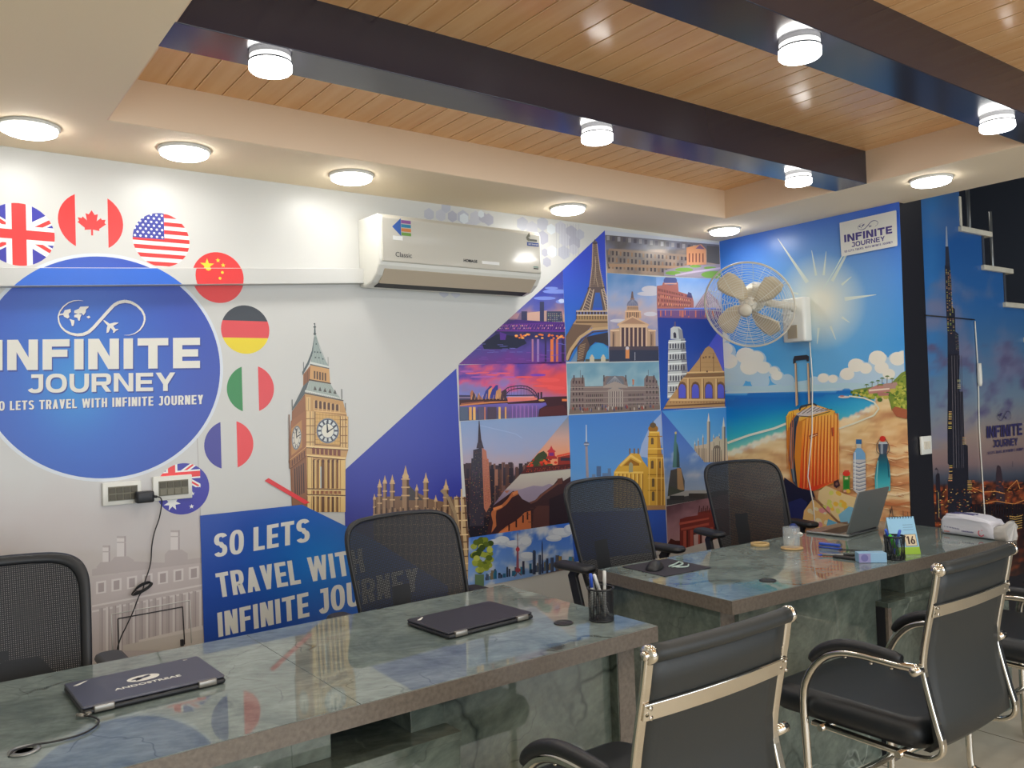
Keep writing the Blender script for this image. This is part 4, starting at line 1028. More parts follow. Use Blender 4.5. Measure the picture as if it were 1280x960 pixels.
    M.fieldpoly([(498,528),(530,528),(545,580),(550,640),(548,705),(476,705),(474,640),(482,580)], 10, tc_)
    M.line([(490,560),(484,640),(486,700)], 5, (140,206,206)); M.line([(536,560),(542,640)], 4, (30,70,90))
    # folded map
    M.poly([(206,705),(240,680),(330,720),(395,740),(388,800),(345,860),(300,850),(200,745)], (232,206,150))
    M.poly([(128,850),(135,800),(175,745),(250,800),(300,860),(290,884),(130,884)], (232,190,120))
    for k in range(36):
        x, y = (145+random.random()*110, 790+random.random()*80) if k%2 else (225+random.random()*130, 705+random.random()*100)
        M.ell(x,y,9+random.random()*8,7+random.random()*6,[(236,190,70),(226,150,150),(214,214,110),(236,222,180)][k%4],9,rot=.6)
    M.poly([(250,840),(300,860),(290,884),(240,884)], (110,180,214)); M.poly([(300,820),(350,780),(388,790),(350,862),(310,856)], (130,190,216)); M.line([(178,735),(300,860),(345,856)], 6, (150,110,80))
    M.line([(545,830),(548,790),(552,815),(556,780),(562,830)], 3, (80,66,60)); M.line([(560,828),(650,838)], 3, (90,70,60)); M.line([(610,800),(612,838)],2,(80,66,60)); M.line([(632,806),(634,836)],2,(80,66,60))
    # agency card at the top corner
    M.T = (1040,260,12.8); M.layer += 1
    M.line([(165,770),(60,960),(-150,1310)], [24,12,6], (206,224,214))
    M.poly([(120,240),(128,236),(1020,36),(1030,46),(1048,590),(1040,606),(165,776),(150,770)], (214,214,208))
    nv = (66,56,126)
    mural_text(M, 'INFINITE', (198,552), (965,402), (192,432), nv, w=1.0, t=.29, h=.23, gap=.14)
    mural_text(M, 'JOURNEY', (312,628), (848,522), (306,552), nv, w=1.02, t=.24, h=.2, gap=.14)
    mural_text(M, 'SO LETS TRAVEL WITH INFINITE JOURNEY', (200,716), (972,560), (196,684), nv, w=.44, t=.15, h=.15, gap=.1, space=.3)
    brand_loop(M, None, lambda x, y: (375+x*.325, 212+y*.26-x*.082), (90,92,130))

# ------------------------------------------------------------------ night city print (stair wall)
def city_print(M, skypts):
    M.T = (0,0,1); M.clip = None; M.layer = 2
    def f(x, y):
        n = fbm(x, y, .017, 4, 41); m = fbm(x, y, .05, 3, 42)
        y2 = y-(x-1190)*-.04
        c = ramp([(240,(60,100,150)),(300,(38,92,160)),(380,(48,104,168)),(450,(84,122,160)),(500,(120,140,160)),(545,(160,140,130)),(580,(140,116,116)),(596,(80,86,100)),(606,(58,62,76))], y2)
        if y2 < 560:
            c = mix(c, (60,130,196), max(0, .6-abs(x-1165)/40)*(1 if y < 470 else .3))
            c = mix(c, (120,124,156), max(0, n*1.5)*(1 if y > 300 else .4))
            if 430 < y2 < 530: c = mix(c, (96,92,128), max(0, m*1.6))
        if y2 > 604:
            q = fbm(x, y*1.5, .12, 3, 44); c = mix((44,30,30), (176,84,46), max(0, .35+q*1.6)*(1 if y2 < 640 else .55))
        return c
    M.fieldpoly(skypts, 4, f)
    M.layer = 6
    bk, gd = (38,38,48), (206,176,110)
    # tall stepped tower
    M.T = (880,230,3.2)
    M.poly([(968,170),(972,170),(976,260),(966,260)], (150,160,180)); M.poly([(966,250),(978,250),(984,330),(965,330)], (50,54,70))
    M.poly([(963,325),(984,325),(990,400),(991,490),(1004,500),(1006,590),(1018,600),(1022,690),(1020,840),(975,840),(974,600),(968,490)], (46,48,62))
    M.grid([(966,340),(986,340),(1006,600),(972,600)], 3, 46, .5, .35, gd, .55, 30); M.grid([(974,690),(992,690),(994,790),(976,790)], 3, 18, .7, .4, (190,170,110), .7, 30)
    M.grid([(1004,600),(1018,600),(1022,700),(1008,700)], 2, 22, .6, .4, (140,130,110), .5, 20)
    M.T = (1140,480,5.333)
    M.poly([(240,-200),(310,-200),(318,50),(340,50),(350,400),(372,410),(378,700),(400,760),(400,980),(240,980),(238,640),(250,620),(248,540),(238,530),(236,300)], bk)
    for x in (265,283,300,318,330): M.line([(x,-190),(x+14,560)], 3.5, (110,104,110) if x%2 else (84,80,90))
    M.grid([(244,180),(266,180),(266,300),(240,300)], 1, 12, .9, .4, (226,190,110), .9, 20); M.grid([(248,540),(270,540),(270,650),(240,650)], 1, 9, .9, .4, (220,180,100), .9, 20)
    M.grid([(300,-30),(324,-30),(328,50),(302,50)], 1, 9, .9, .4, (190,180,150), .9, 20); M.grid([(335,350),(362,350),(362,405),(335,405)], 1, 6, .9, .4, (190,170,120), .9, 20); M.grid([(368,640),(400,640),(404,730),(370,730)], 1, 8, .9, .4, (206,170,100), .9, 20)
    M.poly([(160,720),(158,610),(172,590),(184,600),(190,720),(196,900),(164,900)], (42,38,48)); M.line([(172,595),(172,572)], 4, (60,50,60)); M.poly([(150,572),(162,556),(176,572)], (56,48,56)); M.line([(176,720),(180,890)], 3, (200,180,120))
    M.poly([(560,600),(566,550),(575,540),(590,552),(600,600),(622,800),(560,800)], (66,52,60)); M.line([(671,515),(671,555)], 3, (70,70,86))
    for k in range(240):
        x = 135+random.random()*640; y = 700+random.random()**1.3*280
        M.rect(x,y,x+4+random.random()*8,y+3+random.random()*3,[(226,160,70),(190,80,40),(240,200,120),(120,60,36)][k%4])
    for k in range(60):
        x = 390+random.random()*380; y = 640+random.random()*90; M.rect(x,y,x+8+random.random()*14,y+4,[(206,110,56),(170,80,50),(120,60,50)][k%3])
    for pts in (((400,690),(470,720),(560,716),(620,730)),((640,700),(700,640),(720,700)),((470,800),(560,780),(680,800),(760,770)),((620,880),(690,890),(740,870))): M.line(pts, 5, (226,150,84))
    for k in range(22): x = 400+k*17; M.rect(x,800,x+12,960,(40,32,38))
    for j in range(6): M.line([(650,880+j*16),(690,886+j*16),(735,876+j*16)], 5, (206,166,90))
    nv = (62,58,104)
    mural_text(M, 'INFINITE', (500,362), (736,340), (498,282), nv, w=1.0, t=.29, h=.2, gap=.14)
    mural_text(M, 'JOURNEY', (540,424), (706,408), (540,374), nv, w=1.02, t=.25, h=.2, gap=.14)
    mural_text(M, 'SO LETS TRAVEL WITH INFINITE JOURNEY', (505,470), (745,442), (505,452), nv, w=.44, t=.15, h=.15, gap=.1, space=.3)
    brand_loop(M, None, lambda x, y: (560+x*.092, 150+y*.15-x*.006), nv)
# ================================================================== materials
GAIN = 1.10
M_print = print_material('printed_vinyl', .30, .4)
M_wall = mat('white_vinyl_wall', (206,206,202), .35, spec=.4)
M_soffit = mat('cream_ceiling_paint', (246,228,198), .75)
M_recess = mat('peach_ceiling_paint', (240,214,184), .7)
M_black = mat('black_wall_laminate', (29,29,36), .4)
M_dark = mat('stairwell_painted_shade', (60,65,76), .7)  # dark colour stands in for the dimness of the stairwell
M_stone_edge = mat('marble_tread', (206,200,182), .35, var=.1)
M_chrome = mat('chrome', (216,211,200), .13, metal=1)
M_blackleather = mat('black_leatherette', (26,30,34), .42, spec=.5, bump=.15, bscale=350)
M_backleather = mat('black_back_panel', (36,39,38), .5, bump=.1, bscale=300)
M_blackplastic = mat('black_plastic', (30,32,36), .45)
M_seatfab = mat('black_seat_fabric', (18,22,28), .85, bump=.3, bscale=500)
M_whiteplastic = mat('white_plastic', (226,226,218), .32)
M_creamplastic = mat('cream_plastic', (214,206,188), .4)
M_fanblade = mat('beige_fan_blade', (206,190,160), .35)
M_fanwire = mat('white_wire', (222,220,210), .4)
M_greysocket = mat('grey_socket', (120,116,98), .45)
M_socketdark = mat('dark_socket', (84,80,66), .5)
M_cable = mat('black_cable', (30,30,32), .5)
M_whitecable = mat('white_cable', (220,218,208), .45)
M_ink = mat('black_ink', (40,40,44), .5)
M_silver = mat('silver_aluminium', (150,152,150), .38, metal=.75)
M_lapgrey = mat('grey_laptop_lid', (84,86,98), .38, metal=.3)
M_lapblack = mat('black_laptop_lid', (44,44,54), .5, metal=.1)
M_hinge = mat('hinge_metal', (150,146,138), .35, metal=.7)
M_white = mat('white_print', (228,226,216), .5)
M_frost = mat('white_acrylic', (240,240,236), .3)
M_ring = mat('lamp_ring', (206,206,200), .35)
M_ringdark = mat('lamp_gasket', (52,56,62), .5)

def stone(name, c0, c1, vein, rough, white=True, seam=None):
    m, nt, b = new_mat(name); N = nt.nodes.new; L = nt.links.new
    tc = N('ShaderNodeTexCoord'); mp = N('ShaderNodeMapping'); mp.inputs['Rotation'].default_value = (.3,.2,.5)
    L(tc.outputs['Object'], mp.inputs['Vector'])
    n1 = N('ShaderNodeTexNoise'); n1.inputs['Scale'].default_value = 5; n1.inputs['Detail'].default_value = 9; n1.inputs['Roughness'].default_value = .68; n1.inputs['Distortion'].default_value = .7
    L(mp.outputs['Vector'], n1.inputs['Vector'])
    r1 = N('ShaderNodeValToRGB'); r1.color_ramp.elements[0].position = .36; r1.color_ramp.elements[1].position = .64
    r1.color_ramp.elements[0].color = L3(c0)+(1,); r1.color_ramp.elements[1].color = L3(c1)+(1,)
    L(n1.outputs['Fac'], r1.inputs['Fac'])
    prev = r1.outputs['Color']
    nd = N('ShaderNodeTexNoise'); nd.inputs['Scale'].default_value = 2.3; nd.inputs['Detail'].default_value = 4
    L(mp.outputs['Vector'], nd.inputs['Vector'])
    mv = N('ShaderNodeVectorMath'); mv.operation = 'MULTIPLY_ADD'; mv.inputs[1].default_value = (.55,.55,.55)
    L(nd.outputs['Color'], mv.inputs[0]); L(mp.outputs['Vector'], mv.inputs[2])
    for sc, w, colr, amt in ((1.7,.012,vein,.85),(3.1,.006,vein,.5))+(((1.25,.004,(190,200,190),.45),) if white else ()):
        v = N('ShaderNodeTexVoronoi'); v.feature = 'DISTANCE_TO_EDGE'; v.inputs['Scale'].default_value = sc
        L(mv.outputs['Vector'], v.inputs['Vector'])
        r = N('ShaderNodeValToRGB'); r.color_ramp.elements[0].position = 0; r.color_ramp.elements[1].position = w*1.6
        r.color_ramp.elements[0].color = (amt,)*3+(1,); r.color_ramp.elements[1].color = (0,0,0,1)
        L(v.outputs['Distance'], r.inputs['Fac'])
        nm = N('ShaderNodeTexNoise'); nm.inputs['Scale'].default_value = 1.9+sc; nm.inputs['Detail'].default_value = 1
        L(mp.outputs['Vector'], nm.inputs['Vector'])
        rm = N('ShaderNodeValToRGB'); rm.color_ramp.elements[0].position = .47; rm.color_ramp.elements[1].position = .6
        L(nm.outputs['Fac'], rm.inputs['Fac'])
        mu = N('ShaderNodeMath'); mu.operation = 'MULTIPLY'; L(r.outputs['Color'], mu.inputs[0]); L(rm.outputs['Color'], mu.inputs[1])
        mx = N('ShaderNodeMix'); mx.data_type = 'RGBA'; L(mu.outputs[0], mx.inputs[0]); L(prev, mx.inputs[6]); mx.inputs[7].default_value = L3(colr)+(1,)
        prev = mx.outputs[2]
    # fine brushed streaks
    n4 = N('ShaderNodeTexNoise'); n4.inputs['Scale'].default_value = 60; n4.inputs['Detail'].default_value = 3
    mp4 = N('ShaderNodeMapping'); mp4.inputs['Scale'].default_value = (.3,1,1); L(mp.outputs['Vector'], mp4.inputs['Vector']); L(mp4.outputs['Vector'], n4.inputs['Vector'])
    hs = N('ShaderNodeMix'); hs.data_type = 'RGBA'; hs.blend_type = 'OVERLAY'; hs.inputs[0].default_value = .35
    L(prev, hs.inputs[6]); L(n4.outputs['Fac'], hs.inputs[7])
    L(hs.outputs[2], b.inputs['Base Color']); b.inputs['Roughness'].default_value = rough; b.inputs['IOR'].default_value = 1.6
    return m
M_top = stone('polished_green_marble', (98,110,108), (132,144,140), (52,62,62), .035, white=False)
M_panel = stone('green_marble_panel', (76,86,80), (110,120,110), (46,55,52), .06)
M_edge = mat('brown_quartz_edge', (108,100,91), .3, var=.22, vscale=90)

def planks():
    m, nt, b = new_mat('oak_plank_ceiling'); N = nt.nodes.new; L = nt.links.new
    tc = N('ShaderNodeTexCoord'); mp = N('ShaderNodeMapping'); mp.inputs['Scale'].default_value = (9, .6, 1)
    L(tc.outputs['Object'], mp.inputs['Vector'])
    n = N('ShaderNodeTexNoise'); n.inputs['Scale'].default_value = 3; n.inputs['Detail'].default_value = 6; L(mp.outputs['Vector'], n.inputs['Vector'])
    r = N('ShaderNodeValToRGB'); r.color_ramp.elements[0].position = .3; r.color_ramp.elements[1].position = .75
    r.color_ramp.elements[0].color = L3((236,180,124))+(1,); r.color_ramp.elements[1].color = L3((250,204,150))+(1,)
    L(n.outputs['Fac'], r.inputs['Fac']); L(r.outputs['Color'], b.inputs['Base Color'])
    b.inputs['Roughness'].default_value = .2
    return m
M_plank = planks()
M_groovelight = mat('groove_highlight', (246,204,150), .4)  # pale colour paints the highlights along the plank joints
def beammat():
    m, nt, b = new_mat('dark_glossy_beam'); b.inputs['Base Color'].default_value = L3((46,44,56))+(1,); b.inputs['Roughness'].default_value = .20; b.inputs['Coat Weight'].default_value = .35; b.inputs['Coat Roughness'].default_value = .14
    N = nt.nodes.new; L = nt.links.new
    tc = N('ShaderNodeTexCoord'); n = N('ShaderNodeTexNoise'); n.inputs['Scale'].default_value = 6; L(tc.outputs['Object'], n.inputs['Vector'])
    bp = N('ShaderNodeBump'); bp.inputs['Strength'].default_value = .05; bp.inputs['Distance'].default_value = .01; L(n.outputs['Fac'], bp.inputs['Height']); L(bp.outputs['Normal'], b.inputs['Normal'])
    return m
M_beam = beammat()
def floormat():
    m, nt, b = new_mat('beige_floor_tiles'); N = nt.nodes.new; L = nt.links.new
    tc = N('ShaderNodeTexCoord'); br = N('ShaderNodeTexBrick'); br.offset = 0; br.inputs['Scale'].default_value = 1; br.inputs['Brick Width'].default_value = .6; br.inputs['Row Height'].default_value = .6; br.inputs['Mortar Size'].default_value = .003
    br.inputs['Color1'].default_value = L3((208,201,184))+(1,); br.inputs['Color2'].default_value = L3((202,194,176))+(1,); br.inputs['Mortar'].default_value = L3((110,100,86))+(1,)
    L(tc.outputs['Object'], br.inputs['Vector'])
    n = N('ShaderNodeTexNoise'); n.inputs['Scale'].default_value = 5; n.inputs['Detail'].default_value = 5; L(tc.outputs['Object'], n.inputs['Vector'])
    mx = N('ShaderNodeMix'); mx.data_type = 'RGBA'; mx.blend_type = 'OVERLAY'; mx.inputs[0].default_value = .25; L(br.outputs['Color'], mx.inputs[6]); L(n.outputs['Fac'], mx.inputs[7])
    L(mx.outputs[2], b.inputs['Base Color']); b.inputs['Roughness'].default_value = .22
    return m
M_floor = floormat()
def meshfabric(name, rgb, cover, per=.0055):
    m, nt, b = new_mat(name); N = nt.nodes.new; L = nt.links.new
    b.inputs['Base Color'].default_value = L3(rgb)+(1,); b.inputs['Roughness'].default_value = .6
    tc = N('ShaderNodeTexCoord'); sp = N('ShaderNodeSeparateXYZ'); L(tc.outputs['Object'], sp.inputs[0])
    def wave(out, p, th):
        a = N('ShaderNodeMath'); a.operation = 'MULTIPLY'; a.inputs[1].default_value = 1/p; L(out, a.inputs[0])
        f = N('ShaderNodeMath'); f.operation = 'FRACT'; L(a.outputs[0], f.inputs[0])
        g = N('ShaderNodeMath'); g.operation = 'GREATER_THAN'; g.inputs[1].default_value = th; L(f.outputs[0], g.inputs[0]); return g
    k = sqrt(1-cover)
    g1 = wave(sp.outputs['Z'], per, 1-k); g2 = wave(sp.outputs['X'], per, 1-k)
    mu = N('ShaderNodeMath'); mu.operation = 'MULTIPLY'; L(g1.outputs[0], mu.inputs[0]); L(g2.outputs[0], mu.inputs[1])
    iv = N('ShaderNodeMath'); iv.operation = 'SUBTRACT'; iv.inputs[0].default_value = 1; L(mu.outputs[0], iv.inputs[1])
    L(iv.outputs[0], b.inputs['Alpha'])
    return m
M_mesh = meshfabric('black_mesh_fabric', (26,30,36), .93)
M_wiremesh = meshfabric('black_wire_mesh', (24,26,30), .55, .0035)
M_glass = mat('clear_glass', (250,250,250), .02, trans=1, ior=1.45)
M_tumbler = mat('thin_clear_glass', (226,232,232), .03, alpha=.18, spec=1.0)

def text_mesh(body, size, material, name, parent, loc, rot, extrude=.0003, offset=0, align='CENTER', sx=1):
    cu = bpy.data.curves.new(name, 'FONT'); cu.body = body; cu.size = size; cu.extrude = extrude; cu.offset = offset; cu.align_x = align; cu.align_y = 'CENTER'; cu.resolution_u = 3
    t = bpy.data.objects.new(name, cu); C.objects.link(t)
    bpy.context.view_layer.update()
    me = bpy.data.meshes.new_from_object(t); bpy.data.objects.remove(t)
    me.materials.clear(); me.materials.append(material)
    o = bpy.data.objects.new(name, me); C.objects.link(o); o.location = loc; o.rotation_euler = rot; o.scale = (sx,1,1)
    if parent: o.parent = parent
    return o

# ================================================================== room
XL, YF = -3.0, -3.2
XR = 7.2
def slab(name, lo, hi, m): return structure(MB().box(lo, hi).build(name, m))
slab('floor', (XL,YF,-.1), (XR,WY+.1,0), M_floor)
wall_a = slab('wall_back', (XL,WY,0), (4.40,WY+.12,2.75), M_wall)
wall_b = slab('wall_right', (WX,WC,0), (4.40,WY,2.75), M_black)
slab('wall_left', (XL-.1,YF,0), (XL,WY+.12,2.75), M_wall)
slab('wall_light_block', (XR,YF,0), (XR+.1,WY+.12,3.9), M_dark)  # wall added to keep world light from leaking in
slab('wall_stairwell', (4.40,WY,0), (XR,WY+.12,3.9), M_dark)
# unseen shopfront added for fill light: low wall, piers and a wide window
w = MB().box((XL,YF-.12,0),(XR,YF,.35)).box((XL,YF-.12,2.45),(XR,YF,2.75)).box((XL,YF-.12,.35),(XL+.3,YF,2.45)).box((2.1,YF-.12,.35),(2.4,YF,2.45)).box((XR-.3,YF-.12,.35),(XR,YF,2.45)).box((4.2,YF-.12,2.75),(XR,YF,3.9))
structure(w.build('wall_front', M_wall))
for i, (a, b) in enumerate(((XL+.3,2.1),(2.4,XR-.3))):
    fr = MB()
    for lo, hi in (((a,YF-.09,.35),(b,YF-.03,.40)),((a,YF-.09,2.40),(b,YF-.03,2.45)),((a,YF-.09,.40),(a+.05,YF-.03,2.40)),((b-.05,YF-.09,.40),(b,YF-.03,2.40))): fr.box(lo, hi)
    fo = structure(fr.build('added_window_%d' % (i+1), M_silver)); g = MB().box((a+.05,YF-.065,.40),(b-.05,YF-.055,2.40)).build('pane', M_glass, fo)
# night-city wall whose top steps down under the stairs
ST = [(4.83,2.30),(5.085,2.10),(5.34,1.895),(5.595,1.69),(5.85,1.49),(6.10,1.285),(6.35,1.08),(6.6,.88)]
prof = [(4.40,0),(4.40,2.75)]
prof += [(ST[0][0],2.75)]
for i, (x, z) in enumerate(ST):
    prof.append((x, z)); prof.append((ST[i+1][0] if i+1 < len(ST) else 6.85, z))
prof.append((6.85,0))
Mxz = Matrix(((1,0,0,0),(0,0,1,0),(0,1,0,0),(0,0,0,1)))      # (x, z, y) -> (x, y, z)
def prism_y(poly, y0, y1, mats, name, parent=None, **k):
    b = MB().prism([(x, z) for x, z in poly], y0, y1, M=Mxz)
    b.f = [tuple(reversed(f)) for f in b.f]
    return b.build(name, mats, parent, **k)
wall_c = structure(prism_y(prof, WC, WC+.10, M_black, 'wall_stairs'))

# staircase above that wall
stair = empty('staircase', (4.83,WC,0)); tag(stair, 'dark open staircase with pale marble treads climbing above the night city wall', 'staircase')
for i, (x, z) in enumerate(ST[:4]):
    nx = ST[i+1][0]
    b = MB().box((x-.03,WC-.02,z),(nx+.09,WC+1.0,z+.03)); b.v = [(a-4.83, c-WC, d) for a, c, d in b.v]
    b.build('tread', M_stone_edge, stair, bevel=.004)
    if i < 3:
        r = MB().box((x-.012,WC-.005,z+.03),(x+.012,WC+1.0,(ST[i-1][1] if i else 2.50))); r.v = [(a-4.83, c-WC, d) for a, c, d in r.v]
        r.build('riser', M_stone_edge if i == 0 else M_dark, stair)
b = MB().tube([(.32,.10,2.135),(.32,.10,2.62)], .012, 10); b.build('baluster', M_silver, stair)
b = MB().tube([(.60,.10,1.93),(.60,.10,2.50)], .010, 10); b.build('baluster', M_silver, stair)
b = MB()
for k in range(3): b.tube([(.35+k*.4,.75,2.05),(-.1+k*.4,.75,2.95)], .02, 8)
b.tube([(-.2,.60,2.9),(1.6,.60,1.95)], .03, 8); b.build('railing', mat('dark_rail', (70,76,88), .4, metal=.4), stair)
b = MB().rbox((5.10,WC+.25,2.135),(5.30,WC+.6,2.30),.03); b.rbox((5.37,WC+.12,1.93),(5.58,WC+.5,2.09),.03)
bx = MB().rbox((-.13,-.15,0),(.13,.15,.19),.03).rbox((-.11,-.13,.19),(.11,.13,.205),.03)
o = bx.build('storage_box', mat('dark_grey_box', (86,88,94), .5)); o.location = (5.50,WC+.30,1.925); tag(o, 'grey storage box standing on the lower visible marble tread', 'box')
bx = MB().rbox((-.11,-.15,0),(.11,.15,.17),.03).lathe([(.001,0),(.055,0),(.055,.01),(.001,.01)], 20, M=Matrix.Translation((0,-.15,.085)) @ Matrix.Rotation(pi/2,4,'X'))
o = bx.build('storage_box', mat('black_box', (34,36,42), .5)); o.location = (5.24,WC+.34,2.13); tag(o, 'black storage box on the upper marble tread in the dark stairwell', 'box')

# ceiling: cream soffit ring round a plank recess
RX0, RX1, RY1 = .565, 3.66, 2.94
sof = MB().box((XL,RY1,SOF),(4.40,WY,2.75)).box((XL,YF,SOF),(RX0,RY1,2.75)).box((RX1,YF,SOF),(4.225,RY1,2.75))
structure(sof.build('ceiling', M_soffit))
wl = MB().box((RX0,RY1-.004,SOF+.001),(RX1,RY1,PLK)).box((RX1-.004,YF,SOF+.001),(RX1,RY1,PLK)).box((RX0,YF,SOF+.001),(RX0+.004,RY1,PLK))
structure(wl.build('trim_2', M_recess))
pk = MB().box((RX0,YF,PLK+.004),(RX1,RY1,2.75))
pk.v = [(x,y,z) for x,y,z in pk.v]
pko = structure(pk.build('ceiling_planks', M_plank))
pl = MB(); x = RX0
while x < RX1:
    pl.box((x+.0035,YF,PLK-.002),(min(x+.0905,RX1),RY1,PLK+.004)); x += .094
pl.build('plank', M_plank, pko, bevel=.0015)
gv = MB(); x = RX0+.094
while x < RX1: gv.box((x-.0006,YF,PLK-.0024),(x+.0036,RY1,PLK+.004)); x += .094
gv.build('groove_highlight_strip', M_groovelight, pko)  # flush strips carrying the painted joint highlights
slab('ceiling_light_block', (4.225,YF,3.75), (XR,WY,3.9), M_dark)  # dark ceiling added to keep world light out of the stairwell
slab('trim_6', (4.225,YF,2.75), (4.30,WC,3.75), M_dark)
for i, (y0, y1) in enumerate(((2.11,2.275),(1.265,1.43),(.42,.585))):
    structure(MB().box((RX0,y0,SOF),(RX1,y1,PLK)).build('trim_%d' % (i+3), M_beam, bevel=.002))

# printed wallpaper
def to_px(p):
    v = RW.transposed() @ (Vector(p)-EYE); return (CX0+F*v.x/-v.z, CY0-F*v.y/-v.z)
disc_c = hit(95,470,1,WY)
topz = hit(118,320,1,WY).z; botz = hit(105,600,1,WY).z; rgx = hit(275,455,1,WY).x
rad = (topz-botz)/2; dcx, dcz = rgx-rad, (topz+botz)/2
print('DISC', rad, dcx, dcz)
plane_circle = None
seg = {'disc': [to_px((dcx+rad*cos(2*pi*i/96), WY, dcz+rad*sin(2*pi*i/96))) for i in range(96)],
       'rim': [to_px((dcx+(rad+.012)*cos(2*pi*i/96), WY, dcz+(rad+.012)*sin(2*pi*i/96))) for i in range(96)]}
MA = Mural(1, WY, -1, GAIN)
back_wall_print(MA); brand_disc(MA, seg)
MA.build('printed_wallpaper', M_print, wall_a)['label'] = 'white wallpaper printed with travel landmarks, flags and a blue agency disc'
MBm = Mural(0, WX, -1, GAIN)
beach_print(MBm)
MBm.build('printed_wallpaper', M_print, wall_b)['label'] = 'sunny beach poster with an orange suitcase'
MC = Mural(1, WC, -1, GAIN*.85)
cp = [to_px((x, WC, z)) for x, z in [(4.402,.3),(4.402,2.5),(4.83,2.5)]]
skypts = [to_px((x, WC, z)) for x, z in [(4.402,.3),(4.402,2.6),(6.8,2.6),(6.8,.3)]]
class _M(Mural): pass
def city_clip():
    # one convex band per step of the wall
    xs = [4.402]+[x for x, z in ST]+[6.85]; zs = [2.6]+[z for x, z in ST]
    return [[to_px((xs[i], WC, .3)), to_px((xs[i], WC, zs[i])), to_px((xs[i+1], WC, zs[i])), to_px((xs[i+1], WC, .3))] for i in range(5)]
_bands = city_clip()
_emit0 = MC._emit
def _emit_c(pts, colfn, lay=None, cl=True):
    if lay is None: MC.layer += 1; lay = MC.layer
    T = MC.T
    for bd in _bands:
        cb = [((x-T[0])*T[2], (y-T[1])*T[2]) for x, y in bd]
        q = clip_convex(pts, cb)
        if MC.clip: q = clip_convex(q, MC.clip) if len(q) > 2 else q
        if len(q) > 2: 
            sv = MC.clip; MC.clip = None; _emit0(q, colfn, lay, False); MC.clip = sv
MC._emit = _emit_c
city_print(MC, [(1140,225),(1300,200),(1300,720),(1160,720)])
MC.build('printed_wallpaper', M_print, wall_c)['label'] = 'dusk skyline poster with a tall stepped tower'
print('LAYERS', MA.mx, MBm.mx, MC.mx, 'FACES', len(MA.f), len(MBm.f), len(MC.f))

# ================================================================== lamps
def lamp_mat(name, strength):
    m, nt, b = new_mat(name); b.inputs['Emission Color'].default_value = (1,.98,.94,1); b.inputs['Emission Strength'].default_value = strength; b.inputs['Base Color'].default_value = (.9,.9,.9,1); return m
M_glow = lamp_mat('lamp_diffuser', 17); M_glow2 = lamp_mat('lamp_upper_ring', 1.3)
def make_lamp(kind):
    t = empty('ceiling_light')
    if kind == 'flush':
        MB().lathe([(.001,0),(.092,0),(.092,-.008),(.086,-.012),(.001,-.012)], 40).build('housing', M_ring, t)
        MB().lathe([(.001,-.012),(.083,-.012),(.082,-.022),(.07,-.028),(.001,-.029)], 40).build('diffuser', M_glow, t)
    else:
        MB().lathe([(.001,0),(.055,0),(.055,-.014),(.001,-.014)], 36).build('housing', M_glow2, t)
        MB().lathe([(.001,-.014),(.0585,-.014),(.0585,-.018),(.001,-.018)], 36).build('gasket', M_ringdark, t)
        MB().lathe([(.001,-.018),(.057,-.018),(.057,-.036),(.053,-.040),(.001,-.041)], 36).build('diffuser', M_glow, t)
    return t
POW = 3.0
def lamp_light(x, y, z, p, r=.08, col=(1,.965,.90)):
    l = bpy.data.lights.new('lamp_light', 'AREA'); l.shape = 'DISK'; l.size = r*2; l.energy = p; l.color = col; l.spread = RAD(175)
    o = bpy.data.objects.new('lamp_light', l); C.objects.link(o); o.location = (x, y, z)
    return o
flush0 = make_lamp('flush'); beam0 = make_lamp('beam')
used = set()
def place(proto, loc, label, group, p):
    o = proto if id(proto) not in used else copy_tree(proto); used.add(id(proto))
    o.location = loc; tag(o, label, 'ceiling light', group)
    lo = .036 if proto is flush0 else .06
    l = lamp_light(loc[0], loc[1], loc[2]-lo, p); return o
FL = [(.365,3.12,'flush round ceiling light at the left edge, above the British flag'),(.86,3.13,'flush round ceiling light above the American flag'),
      (1.53,3.14,'flush round ceiling light just left of the air conditioner'),(2.712,3.15,'flush round ceiling light above the printed iron tower, right of the air conditioner'),
      (3.885,3.13,'flush round ceiling light in the corner above the wall fan'),(3.845,1.905,'flush round ceiling light in front of the staircase')]
for x, y, lb in FL: place(flush0, (x,y,SOF), lb, 'flush lights round the cream soffit', POW*(.30 if x > 3.6 else .26))
for x, y, lb in ((.835,2.19,'drum light under the near-left end of the far dark beam'),(2.035,2.19,'drum light under the middle of the far dark beam'),(3.24,2.19,'drum light at the right end of the far dark beam, over the beach poster'),
                 (2.02,1.345,'drum light under the middle of the nearer dark beam'),(3.21,1.345,'drum light at the right edge of the picture under the nearer dark beam')):
    place(beam0, (x,y,SOF), lb, 'drum lights under the dark beams', POW*.9)
# the rest of the room's lamps, behind the camera
for x, y in ((.8,1.345),(.8,.5),(2.0,.5),(3.2,.5),(.2,-1),(2.0,-1),(3.8,-1),(-1.6,2.2),(-1.6,.3),(-1.6,-1.8),(2,-2.3)):
    lamp_light(x, y, SOF-.06, POW*1.1)
lamp_light(5.4, 1.2, 2.9, POW*1.4, .15)  # unseen light added to brighten the city print wall
lamp_light(5.6, 2.75, 3.3, POW*.6, .1)  # unseen light added to lift the dark stairwell
dl = bpy.data.lights.new('unseen_fill_light', 'AREA'); dl.shape = 'RECTANGLE'; dl.size = 8; dl.size_y = 1.9; dl.energy = 185; dl.color = (.86,.93,1)  # unseen area light added as ambient fill from behind the camera
do = bpy.data.objects.new('unseen_fill_light', dl); C.objects.link(do); do.location = (2.0,YF+.02,1.4); do.rotation_euler = (pi/2,0,0)
wd = bpy.data.worlds.new('world'); bpy.context.scene.world = wd; wd.use_nodes = True
